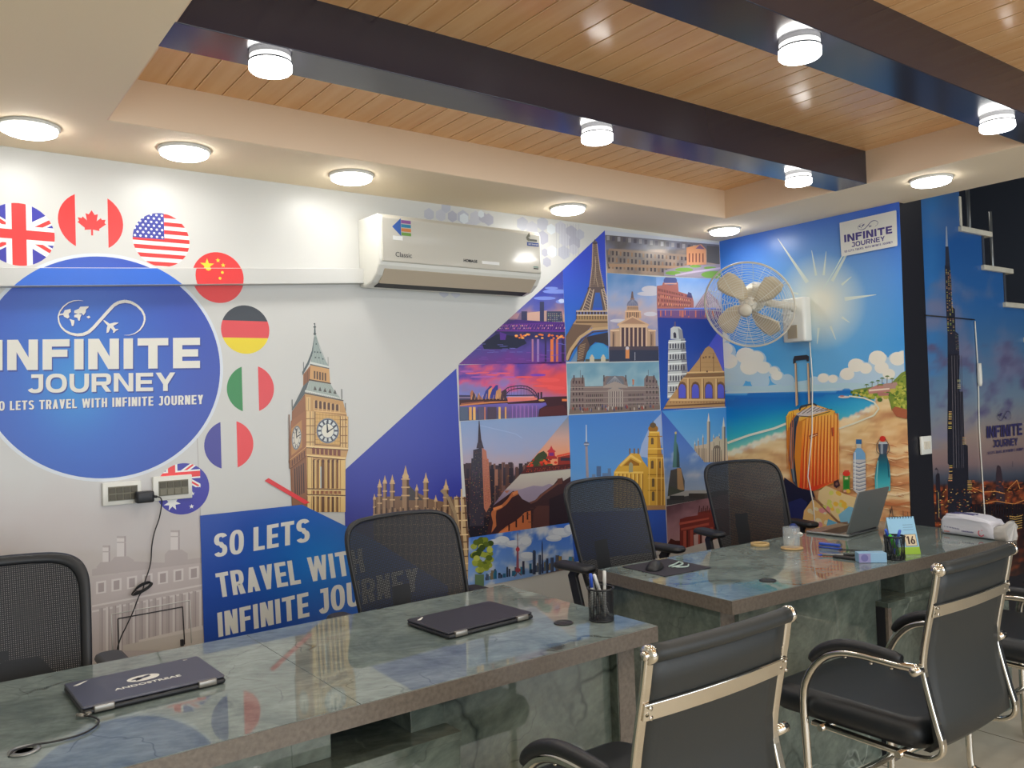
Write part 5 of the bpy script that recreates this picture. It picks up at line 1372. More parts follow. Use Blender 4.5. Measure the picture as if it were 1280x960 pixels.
wd.node_tree.nodes['Background'].inputs[0].default_value = (.75,.85,1,1); wd.node_tree.nodes['Background'].inputs[1].default_value = .35

# ================================================================== trunking, cooler, fan
t0 = hit(0,334,1,WY-.045); 
tr = empty('cable_trunking', (1.0,WY,1.96))
# slopes gently down to the left
zt = lambda x: 1.979-(1.672-x)*.066
TX0, TX1 = -.6, 1.69
b = MB(); vs = []
for x in (TX0, TX1):
    z = zt(x); vs += [(x-1.0,0,z-1.96),(x-1.0,-.045,z-1.96),(x-1.0,-.045,z+.066-1.96),(x-1.0,0,z+.066-1.96)]
b.add(vs, [(0,1,2,3),(7,6,5,4),(0,4,5,1),(1,5,6,2),(2,6,7,3),(3,7,4,0)])
b.build('duct', M_wall, tr, bevel=.002)
# the wallpaper runs over it
MT = Mural(1, WY-.045, -1, GAIN)
def on_duct(poly_px):
    return poly_px
MT.T = (0,0,1)
dz = lambda x: (zt(x), zt(x)+.066)
def px_at(x, z): return to_px((x, WY-.045, z))
band_ = [px_at(TX0,dz(TX0)[0]+.002), px_at(TX0,dz(TX0)[1]-.002), px_at(TX1,dz(TX1)[1]-.002), px_at(TX1,dz(TX1)[0]+.002)]
MT.clip = band_; MT.layer = 1
MT.poly([to_px((dcx+(rad)*cos(2*pi*i/96), WY-.045, dcz+rad*sin(2*pi*i/96))) for i in range(96)], (48,104,206))
chc = hit(275,346,1,WY-.045)
MT.poly([px_at(chc.x+.095*cos(2*pi*i/40), chc.z+.095*sin(2*pi*i/40)) for i in range(40)], (224,58,58))
for u, v, r_ in ((-.045,.045,.012),(.01,.03,.006),(.0,.006,.006)): MT.poly([px_at(chc.x+u+r_*cos(k*pi/4), chc.z+v-.012+r_*sin(k*pi/4)) for k in range(8)], (240,205,60))
o = MT.build('printed_wallpaper', M_print, tr); o.location = (-1.0,-WY,-1.96)
tag(tr, 'long slim white duct on the back wall crossing the blue disc and the red flag', 'trunking')

ac = empty('air_conditioner', (1.68,WY,1.965)); AW = .893
pf = [(0,0),(.055,-.005),(.12,.008),(.165,.035),(.193,.075),(.20,.10),(.20,.275),(.185,.300),(0,.305)]
def extr_x(poly, x0, x1, mi=0, b=None):
    b = b or MB(); n = len(poly); vs = [(x0,-d,z) for d, z in poly]+[(x1,-d,z) for d, z in poly]
    fs = [tuple(range(n)), tuple(range(2*n-1, n-1, -1))]+[(i, i+n, (i+1) % n+n, (i+1) % n) for i in range(n)]
    return b.add(vs, fs, mi)
extr_x(pf, 0, AW).build('body', M_whiteplastic, ac, bevel=.008)
extr_x([(.198,.088),(.206,.092),(.206,.280),(.19,.297),(.185,.294)], .012, AW-.012).build('front_panel', mat('ac_front', (206,202,190), .12, coat=.3), ac, bevel=.003)
extr_x([(.075,-.006),(.135,.010),(.132,.018),(.07,.002)], .035, AW-.035).build('air_slot', M_ink, ac)
extr_x([(.128,.010),(.186,.062),(.192,.060),(.134,.003)], .03, AW-.03).build('louvre', mat('ac_louvre', (196,182,160), .4), ac, bevel=.002)
extr_x([(.205,.114),(.207,.114),(.207,.128),(.205,.128)], .53, .63).build('display_reflection', M_frost, ac)  # white strip stands in for a reflection on the display
fy = -.2065
st = MB()
def srect(x0, z0, x1, z1, mi, d=0): st.box((x0,fy-.0006-d,z0),(x1,fy-d,z1), mi)
st.prism([(.062,.243),(.105,.283),(.105,.205)], -fy, -fy+.0006, 0, M=Matrix(((1,0,0,0),(0,0,-1,0),(0,1,0,0),(0,0,0,1))))
for k in range(4): srect(.107,.262-k*.018,.155,.276-k*.018,1+k)
srect(.064,.186,.112,.204,5)
st.build('energy_sticker', [mat('sticker_blue',(52,96,176),.4),mat('sticker_purple',(140,84,150),.4),mat('sticker_teal',(40,130,165),.4),mat('sticker_orange',(206,128,64),.4),mat('sticker_green',(110,156,70),.4),M_frost], ac)
st = MB()
srect(.800,.222,.872,.240,0); srect(.815,.246,.862,.256,1)
st.prism([(.795,.262),(.815,.288),(.820,.272),(.812,.244),(.800,.250)], -fy, -fy+.0006, 2, M=Matrix(((1,0,0,0),(0,0,-1,0),(0,1,0,0),(0,0,0,1))))
st.build('inverter_sticker', [mat('sticker_navy',(60,84,150),.4),mat('sticker_grey',(96,100,94),.4),mat('sticker_olive',(110,108,92),.4)], ac)
st = MB(); srect(.835,.118,.865,.123,0); srect(.835,.110,.865,.115,1); st.build('small_badge', [mat('badge_green',(96,146,130),.5),M_ink], ac)
RX90 = (pi/2,0,0)
text_mesh('Classic', .030, M_ink, 'classic_lettering', ac, (.115,fy-.0005,.122), RX90, sx=1)
text_mesh('HOMAGE', .018, M_ink, 'maker_lettering', ac, (.465,fy-.0005,.122), RX90, offset=.0006)
text_mesh('4', .012, M_white, 'sticker_lettering', ac, (.812,fy-.0012,.262), RX90)
text_mesh('DC Inverter', .012, M_white, 'sticker_lettering', ac, (.838,fy-.0012,.231), RX90)
tag(ac, 'white split air conditioner mounted high on the back wall', 'air conditioner')

# wall fan
HUB = Vector((3.84,2.945,1.925)); axv = (RW @ Vector((-.45,-.41,.79))).normalized()
fan = empty('wall_fan', (WX,2.84,1.80)); FO = Vector((WX,2.84,1.80))
q = axv.to_track_quat('Z', 'Y').to_matrix().to_4x4()
FM = Matrix.Translation(HUB-FO) @ q @ Matrix.Scale(1.12,4)
b = MB().rbox((-.075,-.075,-.085),(0,.075,.165),.018); b.build('mounting_box', M_whiteplastic, fan)
b = MB().box((-.079,-.025,-.065),(-.074,.035,.01)); b.build('control_panel', mat('fan_panel', (170,158,136), .4), fan)
mtr = FM @ Vector((0,0,-.11))
b = MB().tube([(-.04,-.0,.10),(-.12,-.02,.115),mtr.lerp(Vector((-.1,0,.1)),.5),mtr], .022, 12); b.build('arm', M_creamplastic, fan)
b = MB().lathe([(.001,-.20),(.045,-.20),(.062,-.185),(.066,-.15),(.066,-.075),(.05,-.065),(.001,-.065)], 28, M=FM); b.build('motor_housing', M_creamplastic, fan)
def guard(zf, name, rings, spokes, r0):
    b = MB()
    for k in range(rings):
        r = r0+(.218-r0)*k/(rings-1); z = zf*(1-(r/.222)**3)
        b.tube([FM @ Vector((r*cos(2*pi*i/40), r*sin(2*pi*i/40), z)) for i in range(40)], .0011, 4, closed=True)
    for k in range(spokes):
        a = 2*pi*k/spokes; b.tube([FM @ Vector((r*cos(a), r*sin(a), zf*(1-(r/.222)**3))) for r in (r0, .09, .14, .19, .218)], .0012, 4)
    return b.build(name, M_fanwire, fan)
guard(.07, 'front_guard', 17, 12, .03); guard(-.062, 'rear_guard', 13, 14, .05)
b = MB().tube([FM @ Vector((.222*cos(2*pi*i/48), .222*sin(2*pi*i/48), 0)) for i in range(48)], .005, 8, closed=True)
b.build('guard_rim', M_creamplastic, fan)
b = MB().lathe([(.001,.073),(.030,.073),(.034,.078),(.020,.086),(.001,.088)], 24, M=FM); b.build('centre_badge', M_creamplastic, fan)
b = MB().lathe([(.001,-.03),(.034,-.03),(.036,.0),(.026,.025),(.001,.03)], 24, M=FM); b.build('hub', M_creamplastic, fan)
for k in range(4):
    a0 = RAD(20+90*k); rows = []
    for r, w0, w1, tw in ((.028,-.22,.22,.012),(.07,-.32,.50,.018),(.12,-.22,.62,.018),(.17,-.04,.60,.014),(.195,.08,.44,.010)):
        top = []; 
        for j in range(7):
            a = a0+w0+(w1-w0)*j/6; top.append(FM @ Vector((r*cos(a), r*sin(a), -.005+tw*(j/6-.5)*2)))
        bot = [p-axv*.002 for p in reversed(top)]
        rows.append(top+bot)
    MB().loft(rows).build('blade', M_fanblade, fan)
tag(fan, 'white caged wall fan tilted down beside the beach poster', 'fan')
b = MB().tube([(WX-.012,2.78,1.71),(WX-.008,2.775,1.5),(WX-.010,2.79,1.2),(WX-.008,2.83,.95),(WX-.012,2.80,.80),(WX-.01,2.79,.55)], .0035, 8)
tag(b.build('fan_cord', M_whitecable), 'thin white power cord hanging from the wall fan down the beach poster', 'cord')

# socket plates, adapter with its lead, switch plate, cable on the stair wall
def socket_plate(x0, z0, x1, z1, label, rows):
    t = empty('socket_plate', ((x0+x1)/2, WY, (z0+z1)/2)); w2, h2 = (x1-x0)/2, (z1-z0)/2
    MB().rbox((-w2,-.016,-h2),(w2,0,h2),.004).build('plate', M_whiteplastic, t, bevel=.003)
    MB().box((-w2*.72,-.020,-h2*.62),(w2*.78,-.0155,h2*.62)).build('insert', M_greysocket, t)
    for j in range(2):
        for i in range(4):
            cx = -w2*.52+i*w2*.37; cz = (h2*.30 if j == 0 else -h2*.30)
            MB().box((cx-w2*.155,-.0235,cz-h2*.24),(cx+w2*.155,-.0195,cz+h2*.24)).build('switch' if j else 'outlet', M_greysocket if (j and rows) else M_socketdark, t, bevel=.001)
    tag(t, label, 'socket plate', 'socket plates under the blue disc'); return t
socket_plate(.607,1.095,.742,1.180,'left white socket plate under the blue disc, plain wall around it',0)
socket_plate(.783,1.096,.928,1.188,'white socket plate overlapping the Australian flag disc',1)
ad = empty('power_adapter', (.745,WY-.024,1.118))
MB().rbox((-.032,-.042,-.020),(.032,0,.022),.010).build('body', M_blackplastic, ad, bevel=.003)
MB().tube([(.030,-.02,0),(.045,-.02,-.003)], .005, 8).build('strain_relief', M_cable, ad)
tag(ad, 'black plug-in power adapter stuck in the left socket plate', 'power adapter')
pth = [(.790,-.045,1.115),(.806,-.03,1.108),(.812,-.02,1.085),(.803,-.015,1.03),(.786,-.012,.98),(.775,-.012,.93),(.768,-.012,.86),(.748,-.012,.80),(.735,-.02,.765),(.722,-.02,.745),(.70,-.02,.69),(.675,-.02,.64),(.655,-.02,.60),(.64,-.02,.54),(.63,-.03,.40)]
def smooth_path(P, n=5):
    P = [Vector(p) for p in P]; out = []
    for i in range(len(P)-1):
        a, b_, c, d = P[max(i-1,0)], P[i], P[i+1], P[min(i+2,len(P)-1)]
        for k in range(n):
            t = k/n; out.append(.5*((2*b_)+(c-a)*t+(2*a-5*b_+4*c-d)*t*t+(3*b_-a-3*c+d)*t**3))
    out.append(P[-1]); return out
b = MB().tube(smooth_path([(x, WY+y, z) for x, y, z in pth]), .0022, 6)
for k in range(5):
    a = .5; L_ = .042-.003*k
    b.tube([(.735+L_*cos(t)*cos(a)-.012*sin(t)*sin(a), WY-.02-.003*k, .772+L_*cos(t)*sin(a)*.8+.010*sin(t)+.003*k) for t in [2*pi*i/18 for i in range(18)]], .0020, 5, closed=True)
tag(b.build('adapter_lead', M_cable), 'thin black adapter lead with a tied bundle hanging down the back wall', 'cable')
ht = MB()
for P_ in ([(.652,.53),(.652,.672),(.884,.676),(.888,.53)], [(.632,.53),(.630,.692),(.912,.697),(.914,.53)]):
    for i in range(3): ht.tube([(P_[i][0],WY-.002,P_[i][1]),(P_[i+1][0],WY-.002,P_[i+1][1])], .0022 if P_[0][0] > .64 else .0016, 6, mi=0 if P_[0][0] > .64 else 1)
ht.box((.872,WY-.014,.528),(.882,WY-.002,.552), 0)
tag(ht.build('wall_hatch', [M_ink, M_wall]), 'thin dark outline of a small access hatch in the faded palace print', 'hatch')
sw = empty('switch_plate', (4.322,WC-.004,1.131))
MB().rbox((-.052,-.012,-.047),(.052,0,.047),.004).build('plate', M_whiteplastic, sw, bevel=.002)
for k in range(3): MB().box((-.03+k*.022,-.015,-.02),(-.012+k*.022,-.011,.02)).build('switch', M_creamplastic, sw, bevel=.001)
tag(sw, 'white switch plate on the black pillar', 'switch plate')
b = MB().tube([(4.385,WC-.006,1.814),(4.62,WC-.006,1.812),(4.93,WC-.006,1.808)], .0035, 6)
tag(b.build('wall_cable', M_cable), 'thin black cable running level across the upper city poster', 'cable')
b = MB().tube(smooth_path([(4.935,WC-.006,1.80),(4.945,WC-.006,1.5),(4.93,WC-.006,1.2),(4.94,WC-.006,.9),(4.95,WC-.006,.60)]), .0035, 6)
b.lathe([(.001,1.56),(.011,1.56),(.013,1.50),(.013,1.45),(.008,1.43),(.001,1.43)], 12, M=Matrix.Translation((4.945,WC-.014,0)))
tag(b.build('pull_cord', M_whitecable), 'thin white cord hanging down the night city poster', 'cord')
# ================================================================== desks
def bevbox(name, lo, hi, m, parent, bevel=.0015):
    return MB().box(lo, hi).build(name, m, parent, bevel=bevel)
def desk(loc, rz, Ln, D, label, bx0, bx1, niche, endL, endR, seams, boxfront, py):
    t = empty('reception_desk', loc, rz); tag(t, label, 'desk')
    z1 = .75
    w = MB()
    xs = [0.0]+seams+[Ln]
    for a, b_ in zip(xs, xs[1:]): w.box((a+.0006,0.004,.735),(b_-.0006,D-.004,z1))
    w.build('worktop', M_top, t, bevel=.0008)
    e = MB().box((0,0,.703),(Ln,.02,.7485)).box((0,D-.02,.703),(Ln,D,.7485)).box((0,.02,.703),(.02,D-.02,.7485)).box((Ln-.02,.02,.703),(Ln,D-.02,.7485)).box((.02,.02,.705),(Ln-.02,D-.02,.734))
    e.build('edge_band', M_edge, t)
    bevbox('front_panel', (endL+.07,py,0), (bx0+.02,py+.02,.703), M_panel, t)
    bevbox('front_panel', (bx1-.002,py,0), (Ln-endR-.07,py+.02,.703), M_panel, t)
    for x in (endL, Ln-endR-.07):
        bevbox('side_panel', (x,.075,0), (x+.07,D-.06,.703), M_panel, t)
        MB().box((x+.002,.072,0),(x+.068,.076,.703)).build('panel_edge', M_edge, t)
    # projecting bench with an open niche above
    c = MB().box((bx0+.02,boxfront,0),(bx1,boxfront+.02,.59)).box((bx1-.02,boxfront+.02,0),(bx1,.30,.59)).box((bx0,boxfront-.003,.585),(bx1+.003,.40,.605))
    c.build('bench_front', M_panel, t, bevel=.0015)
    MB().box((bx0,boxfront+.01,0),(bx0+.02,py,.585)).build('bench_side', M_black, t)
    MB().box((bx0,boxfront-.001,0),(bx0+.022,boxfront+.012,.588)).build('bench_edge', M_edge, t)
    n0, n1 = niche
    for a, b_ in ((bx0+.02,n0),(n1,bx1)):
        if b_-a > .02:
            bevbox('niche_column', (a,py,.605), (b_,.40,.703), M_panel, t)
    MB().box((n0,.385,.605),(n1,.3995,.703)).build('niche_back', M_black, t)  # black back stands in for the shade inside the niche
    return t
def grommet(t, x, y, r=.030):
    g = MB().lathe([(.001,.0),(r,.0),(r,.003),(r*.88,.0042),(r*.84,.0025),(.001,.0025)], 28, M=Matrix.Translation((x,y,.75)))
    return g.build('cable_grommet', M_blackplastic, t)
D1 = desk((-.70,1.763,0), 0, 2.512, .785, 'long green marble reception desk in the foreground, with two closed laptops on it', .55, 1.831, (1.515,1.73), .55, .03, [.25,1.545], .037, .107)
grommet(D1, .70+1.627, .215)
g0 = MB().lathe([(.018,.0),(.030,.0),(.030,.003),(.026,.0042),(.018,.0035),(.018,.0)], 28, M=Matrix.Translation((.70+.20,.225,.75))).build('cable_grommet', M_silver, D1)
D2 = desk((2.203,1.803,0), RAD(-3.4), 1.845, .70, 'green marble desk at the right with the open laptop, calendar and tissues on it', .86, 1.76, (.90,1.06), .02, .02, [1.15], .004, .055)
grommet(D2, .325, .125)

# ================================================================== office chairs
def se(a, e): return math.copysign(abs(a)**e, a)
def office_chair(label, frame=.013, lumbar=False, solid=.80):
    t = empty('office_chair'); tag(t, label, 'office chair', None)
    hwf = lambda v: .222+.022*v
    def S(u, v, d=0): return Vector((u*hwf(v), .165+.11*v+.02*v*v-.045*u*u+d, .56+.47*v-.012*u*u*v))
    def ring(q, n=44):
        out = []
        for i in range(n):
            a = 2*pi*i/n; out.append((q*se(cos(a),.32), .5+.5*q*se(sin(a),.32)))
        return out
    # mesh sheet
    b = MB(); K = 44; rows = []
    for q in (1.0,.97,.85,.65,.4,.15): rows.append([S(u, v) for u, v in ring(q)])
    b.loft(rows, caps=False)
    k0 = len(b.v); b.v.append(tuple(S(0,.5))); 
    for i in range(K): b.f.append((5*K+i, 5*K+(i+1) % K, k0)); b.mi.append(0); b.sm.append(True)
    b.build('backrest_mesh', M_mesh, t)
    # frame: flattened ring round the sheet
    b = MB(); o_ = ring(1.0+.0, K); rings = []
    inn = 1-frame*2.2/.24; 
    rr = [[S(u,v,.010) for u,v in ring(1.012)], [S(u,v,-.010) for u,v in ring(1.012)], [S(u,v,-.012) for u,v in ring(1.0-frame*1.9/.24)], [S(u,v,.012) for u,v in ring(1.0-frame*1.9/.24)]]
    rr.append(rr[0]); b.loft(rr, caps=False)
    b.build('backrest_frame', M_blackplastic, t, subsurf=1)
    if lumbar:
        b = MB(); out = [(-.85,.04),(.88,.04),(.80,.20),(.62,.28),(.46,.38),(.1,.38),(-.15,.32),(-.4,.28),(-.7,.24),(-.85,.2)]
        b.loft([[S(u,v,.018) for u,v in out],[S(u,v,.045) for u,v in out]]); b.build('lumbar_support', M_blackplastic, t, bevel=.006)
    # spine, seat, arms
    MB().bar([(0,.02,.455),(0,.14,.46),(0,.215,.52),(0,.245,.62),(0,.27,.76)], (1,0,0), .07, .018).build('back_bracket', M_blackplastic, t, bevel=.004)
    MB().rbox((-.24,-.26,.44),(.24,.20,.515), .08, n=6).build('seat', M_seatfab, t)
    for sx in (-1, 1):
        arm = MB().bar([(sx*.20,.02,.45),(sx*.27,.03,.455),(sx*.285,.10,.50),(sx*.285,.15,.665),(sx*.285,.13,.690)], (0,1,0), .05, .018).build('armrest', M_blackplastic, t, bevel=.004)
        MB().rbox((sx*.285-.04,.035,.688),(sx*.285+.04,.245,.716), .03, n=5).build('arm_pad', M_blackplastic, arm)
    MB().lathe([(.001,.12),(.028,.12),(.028,.30),(.016,.30),(.016,.44),(.001,.44)], 16).build('gas_lift', M_blackplastic, t)
    for k in range(5):
        a = 2*pi*k/5+.3; c_, s_ = cos(a), sin(a)
        lg = MB().tube([(.02*c_,.02*s_,.13),(.15*c_,.15*s_,.11),(.28*c_,.28*s_,.075)], [.026,.020,.014], 8).build('leg', M_blackplastic, t)
        MB().tube([(.28*c_-.02*s_,.28*s_+.02*c_,.027),(.28*c_+.02*s_,.28*s_-.02*c_,.027)], .027, 14).tube([(.28*c_,.28*s_,.03),(.28*c_,.28*s_,.08)],.008,6).build('caster', M_blackplastic, lg)
    return t
OC = [((.215,2.56,0),0,1.0,True,.015,'black mesh office chair at the left edge, behind the laptop with the pale emblem'),
      ((1.53,2.53,0),RAD(3),.995,False,.006,'black mesh office chair in front of the blue slogan, behind the plain black laptop'),
      ((2.575,2.56,0),RAD(3),1.04,False,.006,'black mesh office chair in front of the yellow church, behind the gap between desks'),
      ((3.55,2.62,0),RAD(-15),1.045,False,.006,'black mesh office chair in the corner, in front of the printed red gate')]
for loc, rz, sc, lum, fr, lb in OC:
    c = office_chair(lb, fr, lum); c.location = loc; c.rotation_euler = (0,0,rz); c.scale = (1.02,1,sc); c['group'] = 'mesh office chairs behind the desks'

# ================================================================== visitor chairs
def visitor_chair():
    t = empty('visitor_chair'); hw = .216
    back = [(.0,.945),(.012,.88),(.03,.80),(.046,.72),(.050,.675),(.040,.62),(.018,.53),(.006,.485),(.010,.455),(.035,.435),(.08,.425),(.16,.425),(.40,.43)]
    for s in (-1, 1):
        P = smooth_path([(s*hw, y, z) for y, z in back], 4)
        u = MB().bar([Vector(p) for p in P], (1,0,0), .024, .013, smooth=False).build('back_upright', M_chrome, t, bevel=.004)
        MB().lathe([(.001,-.008),(.017,-.008),(.019,-.004),(.019,.004),(.017,.008),(.001,.008)], 24, M=Matrix.Translation((s*hw,-.002,.945)) @ Matrix.Rotation(pi/2,4,'Y')).lathe([(.001,-.012),(.006,-.012),(.009,-.009),(.009,.006),(.001,.008)], 16, M=Matrix.Translation((s*(hw+.006),-.002,.945)) @ Matrix.Rotation(pi/2,4,'Y')).build('end_cap', M_chrome, u)
        arm = [(s*(hw+.012),.055,.672),(s*(hw+.018),.12,.672),(s*(hw+.018),.22,.675),(s*(hw+.018),.29,.666),(s*(hw+.018),.345,.638),(s*(hw+.018),.392,.58),(s*(hw+.018),.415,.50),(s*(hw+.016),.412,.30),(s*(hw+.016),.41,.05),(s*(hw+.016),.395,.018),(s*(hw+.016),.35,.013),(s*(hw+.016),-.05,.013)]
        lg = MB().tube(smooth_path(arm, 4), .0125, 10).build('leg', M_chrome, t)
        pad = [(s*(hw+.018),.10,.690),(s*(hw+.018),.20,.698),(s*(hw+.018),.28,.692),(s*(hw+.018),.345,.664),(s*(hw+.018),.385,.625)]
        MB().tube(smooth_path(pad, 4), [.011]+[.016]*14+[.014,.010], 10).build('arm_pad', M_blackplastic, lg)
        MB().lathe([(.001,-.02),(.012,-.02),(.012,.018),(.009,.02),(.001,.02)], 14, M=Matrix.Translation((s*(hw+.03),.052,.672)) @ Matrix.Rotation(pi/2,4,'Y')).build('arm_bolt', M_chrome, lg)
        for yy in (.13,.19,.27): MB().lathe([(.001,-.004),(.006,-.004),(.006,.0),(.001,.0)], 10, M=Matrix.Translation((s*(hw+.018),yy,.660))).build('screw', M_chrome, lg)
    # wrapped back: roll at the top, tensioned panel below
    b = MB(); prof_ = [(.0,.945),(.012,.88),(.03,.80),(.046,.72),(.047,.66),(.040,.60),(.026,.53),(.020,.475),(.05,.445)]
    rows = []
    for y, z in prof_:
        rows.append([Vector((x*.206, y-.004-.010*(1-x*x)+.0, z)) for x in [-1+2*i/10 for i in range(11)]]+[Vector((x*.206, y+.016-.010*(1-x*x), z)) for x in [1-2*i/10 for i in range(11)]])
    b.loft(rows); b.build('backrest', M_backleather, t)
    b = MB(); rows = []
    for i in range(13):
        x = -1+2*i/12; yy = -.002-.010*(1-x*x); rows.append([Vector((x*.212, yy+.0175*cos(2*pi*k/14), .945+.0175*sin(2*pi*k/14))) for k in range(14)])
    b.loft(rows); b.build('top_roll', M_backleather, t)
    cb = [Vector((x*.222, .014-.012*(1-x*x), .832)) for x in [-1+2*i/12 for i in range(13)]]
    c = MB().bar(cb, (0,-.18,1), .034, .006).build('crossbar', M_chrome, t, bevel=.0015)
    for s in (-1,1):
        for z in (.823,.841): MB().lathe([(.001,-.003),(.005,-.003),(.004,0),(.001,0)], 10, M=Matrix.Translation((s*.210,.007,z)) @ Matrix.Rotation(-pi/2,4,'X')).build('screw', M_chrome, c)
    MB().rbox((-.225,.055,.432),(.225,.56,.520), .07, n=6).build('seat', M_blackleather, t)
    MB().tube([(-.25,.41,.20),(.25,.41,.20)], .011, 8).tube([(-.24,.12,.425),(.24,.12,.425)], .010, 8).tube([(-.24,.36,.427),(.24,.36,.427)], .010, 8).build('cross_tube', M_chrome, t)
    return t
v0 = visitor_chair()
VC = [((1.350,1.13,0),RAD(0),'black visitor chair with chrome frame in the bottom middle, turned to the near desk'),
      ((2.438,1.13,0),RAD(0),'black visitor chair with chrome frame and looped arms in front of the right desk'),
      ((3.42,1.12,0),RAD(0),'black visitor chair at the right edge, only its seat and arm in view')]
for i, (loc, rz, lb) in enumerate(VC):
    c = v0 if i == 0 else copy_tree(v0)
    c.location = loc; c.rotation_euler = (0,0,rz); tag(c, lb, 'visitor chair', 'chrome framed visitor chairs')

# ================================================================== things on the near desk
def closed_laptop(name_label, loc, rz, lid, W_=.325, D_=.226, emblem=False):
    t = empty('laptop', loc, rz); tag(t, name_label, 'laptop', None)
    MB().rbox((-W_/2,-D_/2,.0015),(W_/2,D_/2,.0125), .008).build('base', M_blackplastic, t)
    MB().rbox((-W_/2,-D_/2+.006,.013),(W_/2,D_/2,.020), .007).build('lid', lid, t)
    for s in (-1, 1):
        MB().rbox((s*W_*.36-.022,-D_/2-.003,.004),(s*W_*.36+.022,-D_/2+.010,.0185), .003).build('hinge', M_hinge, t)
    for sx in (-1,1):
        for sy in (-1,1): MB().lathe([(.001,0),(.006,0),(.006,.002),(.001,.002)], 10, M=Matrix.Translation((sx*W_*.43,sy*D_*.4,0))).build('foot', M_blackplastic, t)
    MB().prism([(-.148,.075),(-.118,.095),(-.112,.095),(-.134,.073),(-.140,.070)], .0201, .0204).build('corner_badge', M_white, t)
    if emblem:
        z = .0201
        b = MB().prism([(.038*cos(a), .018+.024*sin(a)) for a in [2*pi*i/28 for i in range(28)]], z, z+.0003)
        b.prism([(-.005+.024*cos(a), .020+.007*sin(a)+.4*(.024*cos(a))*.4) for a in [2*pi*i/16 for i in range(16)]], z+.0003, z+.0005, 1).prism([(-.022,.002),(-.004,.010),(-.010,.030),(-.016,.020)], z+.0003, z+.0005, 1).prism([(.004,.030),(.022,.036),(.012,.024)], z+.0003, z+.0005, 1)
        b.build('lid_emblem', [M_white, lid], t)
        text_mesh('ANDOSTREAE', .021, M_white, 'lid_lettering', t, (.0,-.030,z), (0,0,0), offset=.0004, sx=1.15)
        text_mesh('X1', .010, M_white, 'lid_lettering', t, (.125,.095,z), (0,0,0))
    return t
closed_laptop('closed grey laptop with a pale round emblem, on the near desk at the left', (.488,2.235,.7505), RAD(1.5), M_lapgrey, emblem=True)
closed_laptop('closed plain black laptop in the middle of the near desk', (1.425,2.185,.7505), RAD(3), M_lapblack)
b = MB().tube(smooth_path([(.325,2.115,.756),(.345,2.085,.756),(.350,2.05,.755),(.330,2.015,.754),(.30,1.995,.754),(.255,1.992,.754),(.22,1.998,.755),(.195,1.992,.756),(.180,1.985,.757),(.172,1.975,.75)]), .0022, 6)
b.tube([(.318,2.122,.757),(.330,2.106,.757)], .0045, 8, mi=1).tube(smooth_path([(.335,2.10,.757),(.345,2.115,.757),(.335,2.12,.757)]), .003, 6, mi=1)
tag(b.build('charging_cable', [M_cable, M_hinge]), 'thin black charging cable running from the steel grommet towards the grey laptop', 'cable')
def pen_shape(name, p0, p1, r, m_body, m_tip, label, cat='pen', group=None, cap=None, parent=None):
    P0, P1 = Vector(p0), Vector(p1); t = empty(name, P0)
    d = P1-P0
    MB().tube([Vector((0,0,0))+d*.12, d*.92, d], [r, r, r*.7], 10).build('barrel', m_body, t)
    MB().tube([Vector((0,0,0)), d*.05, d*.12], [r*.25, r*.7, r], 10).build('tip', m_tip, t)
    if cap: MB().tube([d*.70, d*.985, d*1.01], [r*1.15, r*1.15, r*.8], 10).build('cap', cap, t)
    tag(t, label, cat, group); return t
M_blue = mat('blue_plastic', (50,86,190), .35); M_penwhite = mat('white_pen', (216,216,212), .35); M_green = mat('green_highlighter', (64,190,40), .3, emit=None)
def mesh_cup(loc, r, h, label, bars, rim=.003):
    t = empty('pen_holder', loc); tag(t, label, 'pen holder')
    MB().lathe([(.001,.001),(r*.96,.001),(r*.97,.006),(.001,.006)], 28).build('bottom', M_blackplastic, t)
    b = MB()
    rr = [[Vector((q*cos(2*pi*i/32), q*sin(2*pi*i/32), z)) for i in range(32)] for q, z in ((r*.96,.004),(r,h))]
    b.loft(rr, caps=False); b.build('mesh_wall', M_wiremesh, t)
    MB().tube([(r*cos(2*pi*i/32), r*sin(2*pi*i/32), h) for i in range(32)], rim, 8, closed=True).build('rim', M_blackplastic, t)
    if bars:
        bb = MB()
        for k in range(6):
            a = 2*pi*k/6; bb.tube([(r*cos(a),r*sin(a),h),(r*.96*cos(a+.5),r*.96*sin(a+.5),.004)], .0018, 5); bb.tube([(r*cos(a+.5),r*sin(a+.5),h),(r*.96*cos(a),r*.96*sin(a),.004)], .0018, 5)
        bb.build('cross_wires', M_blackplastic, t)
    return t
H1 = Vector((1.735,1.925,.75))
mesh_cup(H1, .040, .098, 'black mesh pen cup full of white pens on the near desk', False)
PENS = [((-.020,.012),(-.034,.005),.145,'white pen with blue cap leaning at the far left of the near pen cup',M_blue),
        ((.022,-.010),(-.024,.000),.142,'white pen leaning left in the near pen cup, crossing behind the others',M_penwhite),
        ((.026,.006),(-.014,.010),.138,'white pen in the middle of the fan in the near pen cup',M_penwhite),
        ((-.004,-.02),(.010,-.010),.150,'tallest white pen standing nearly upright at the right of the near pen cup',M_penwhite),
        ((.012,.016),(-.026,.016),.134,'white pen at the back of the near pen cup',M_penwhite)]
for (a, b_), (c, d), h, lb, cp_ in PENS:
    pen_shape('pen', H1+Vector((a,b_,.008)), H1+Vector((c,d,h)), .0048, M_penwhite, M_hinge, lb, 'pen', 'white pens in the near pen cup', cap=cp_)

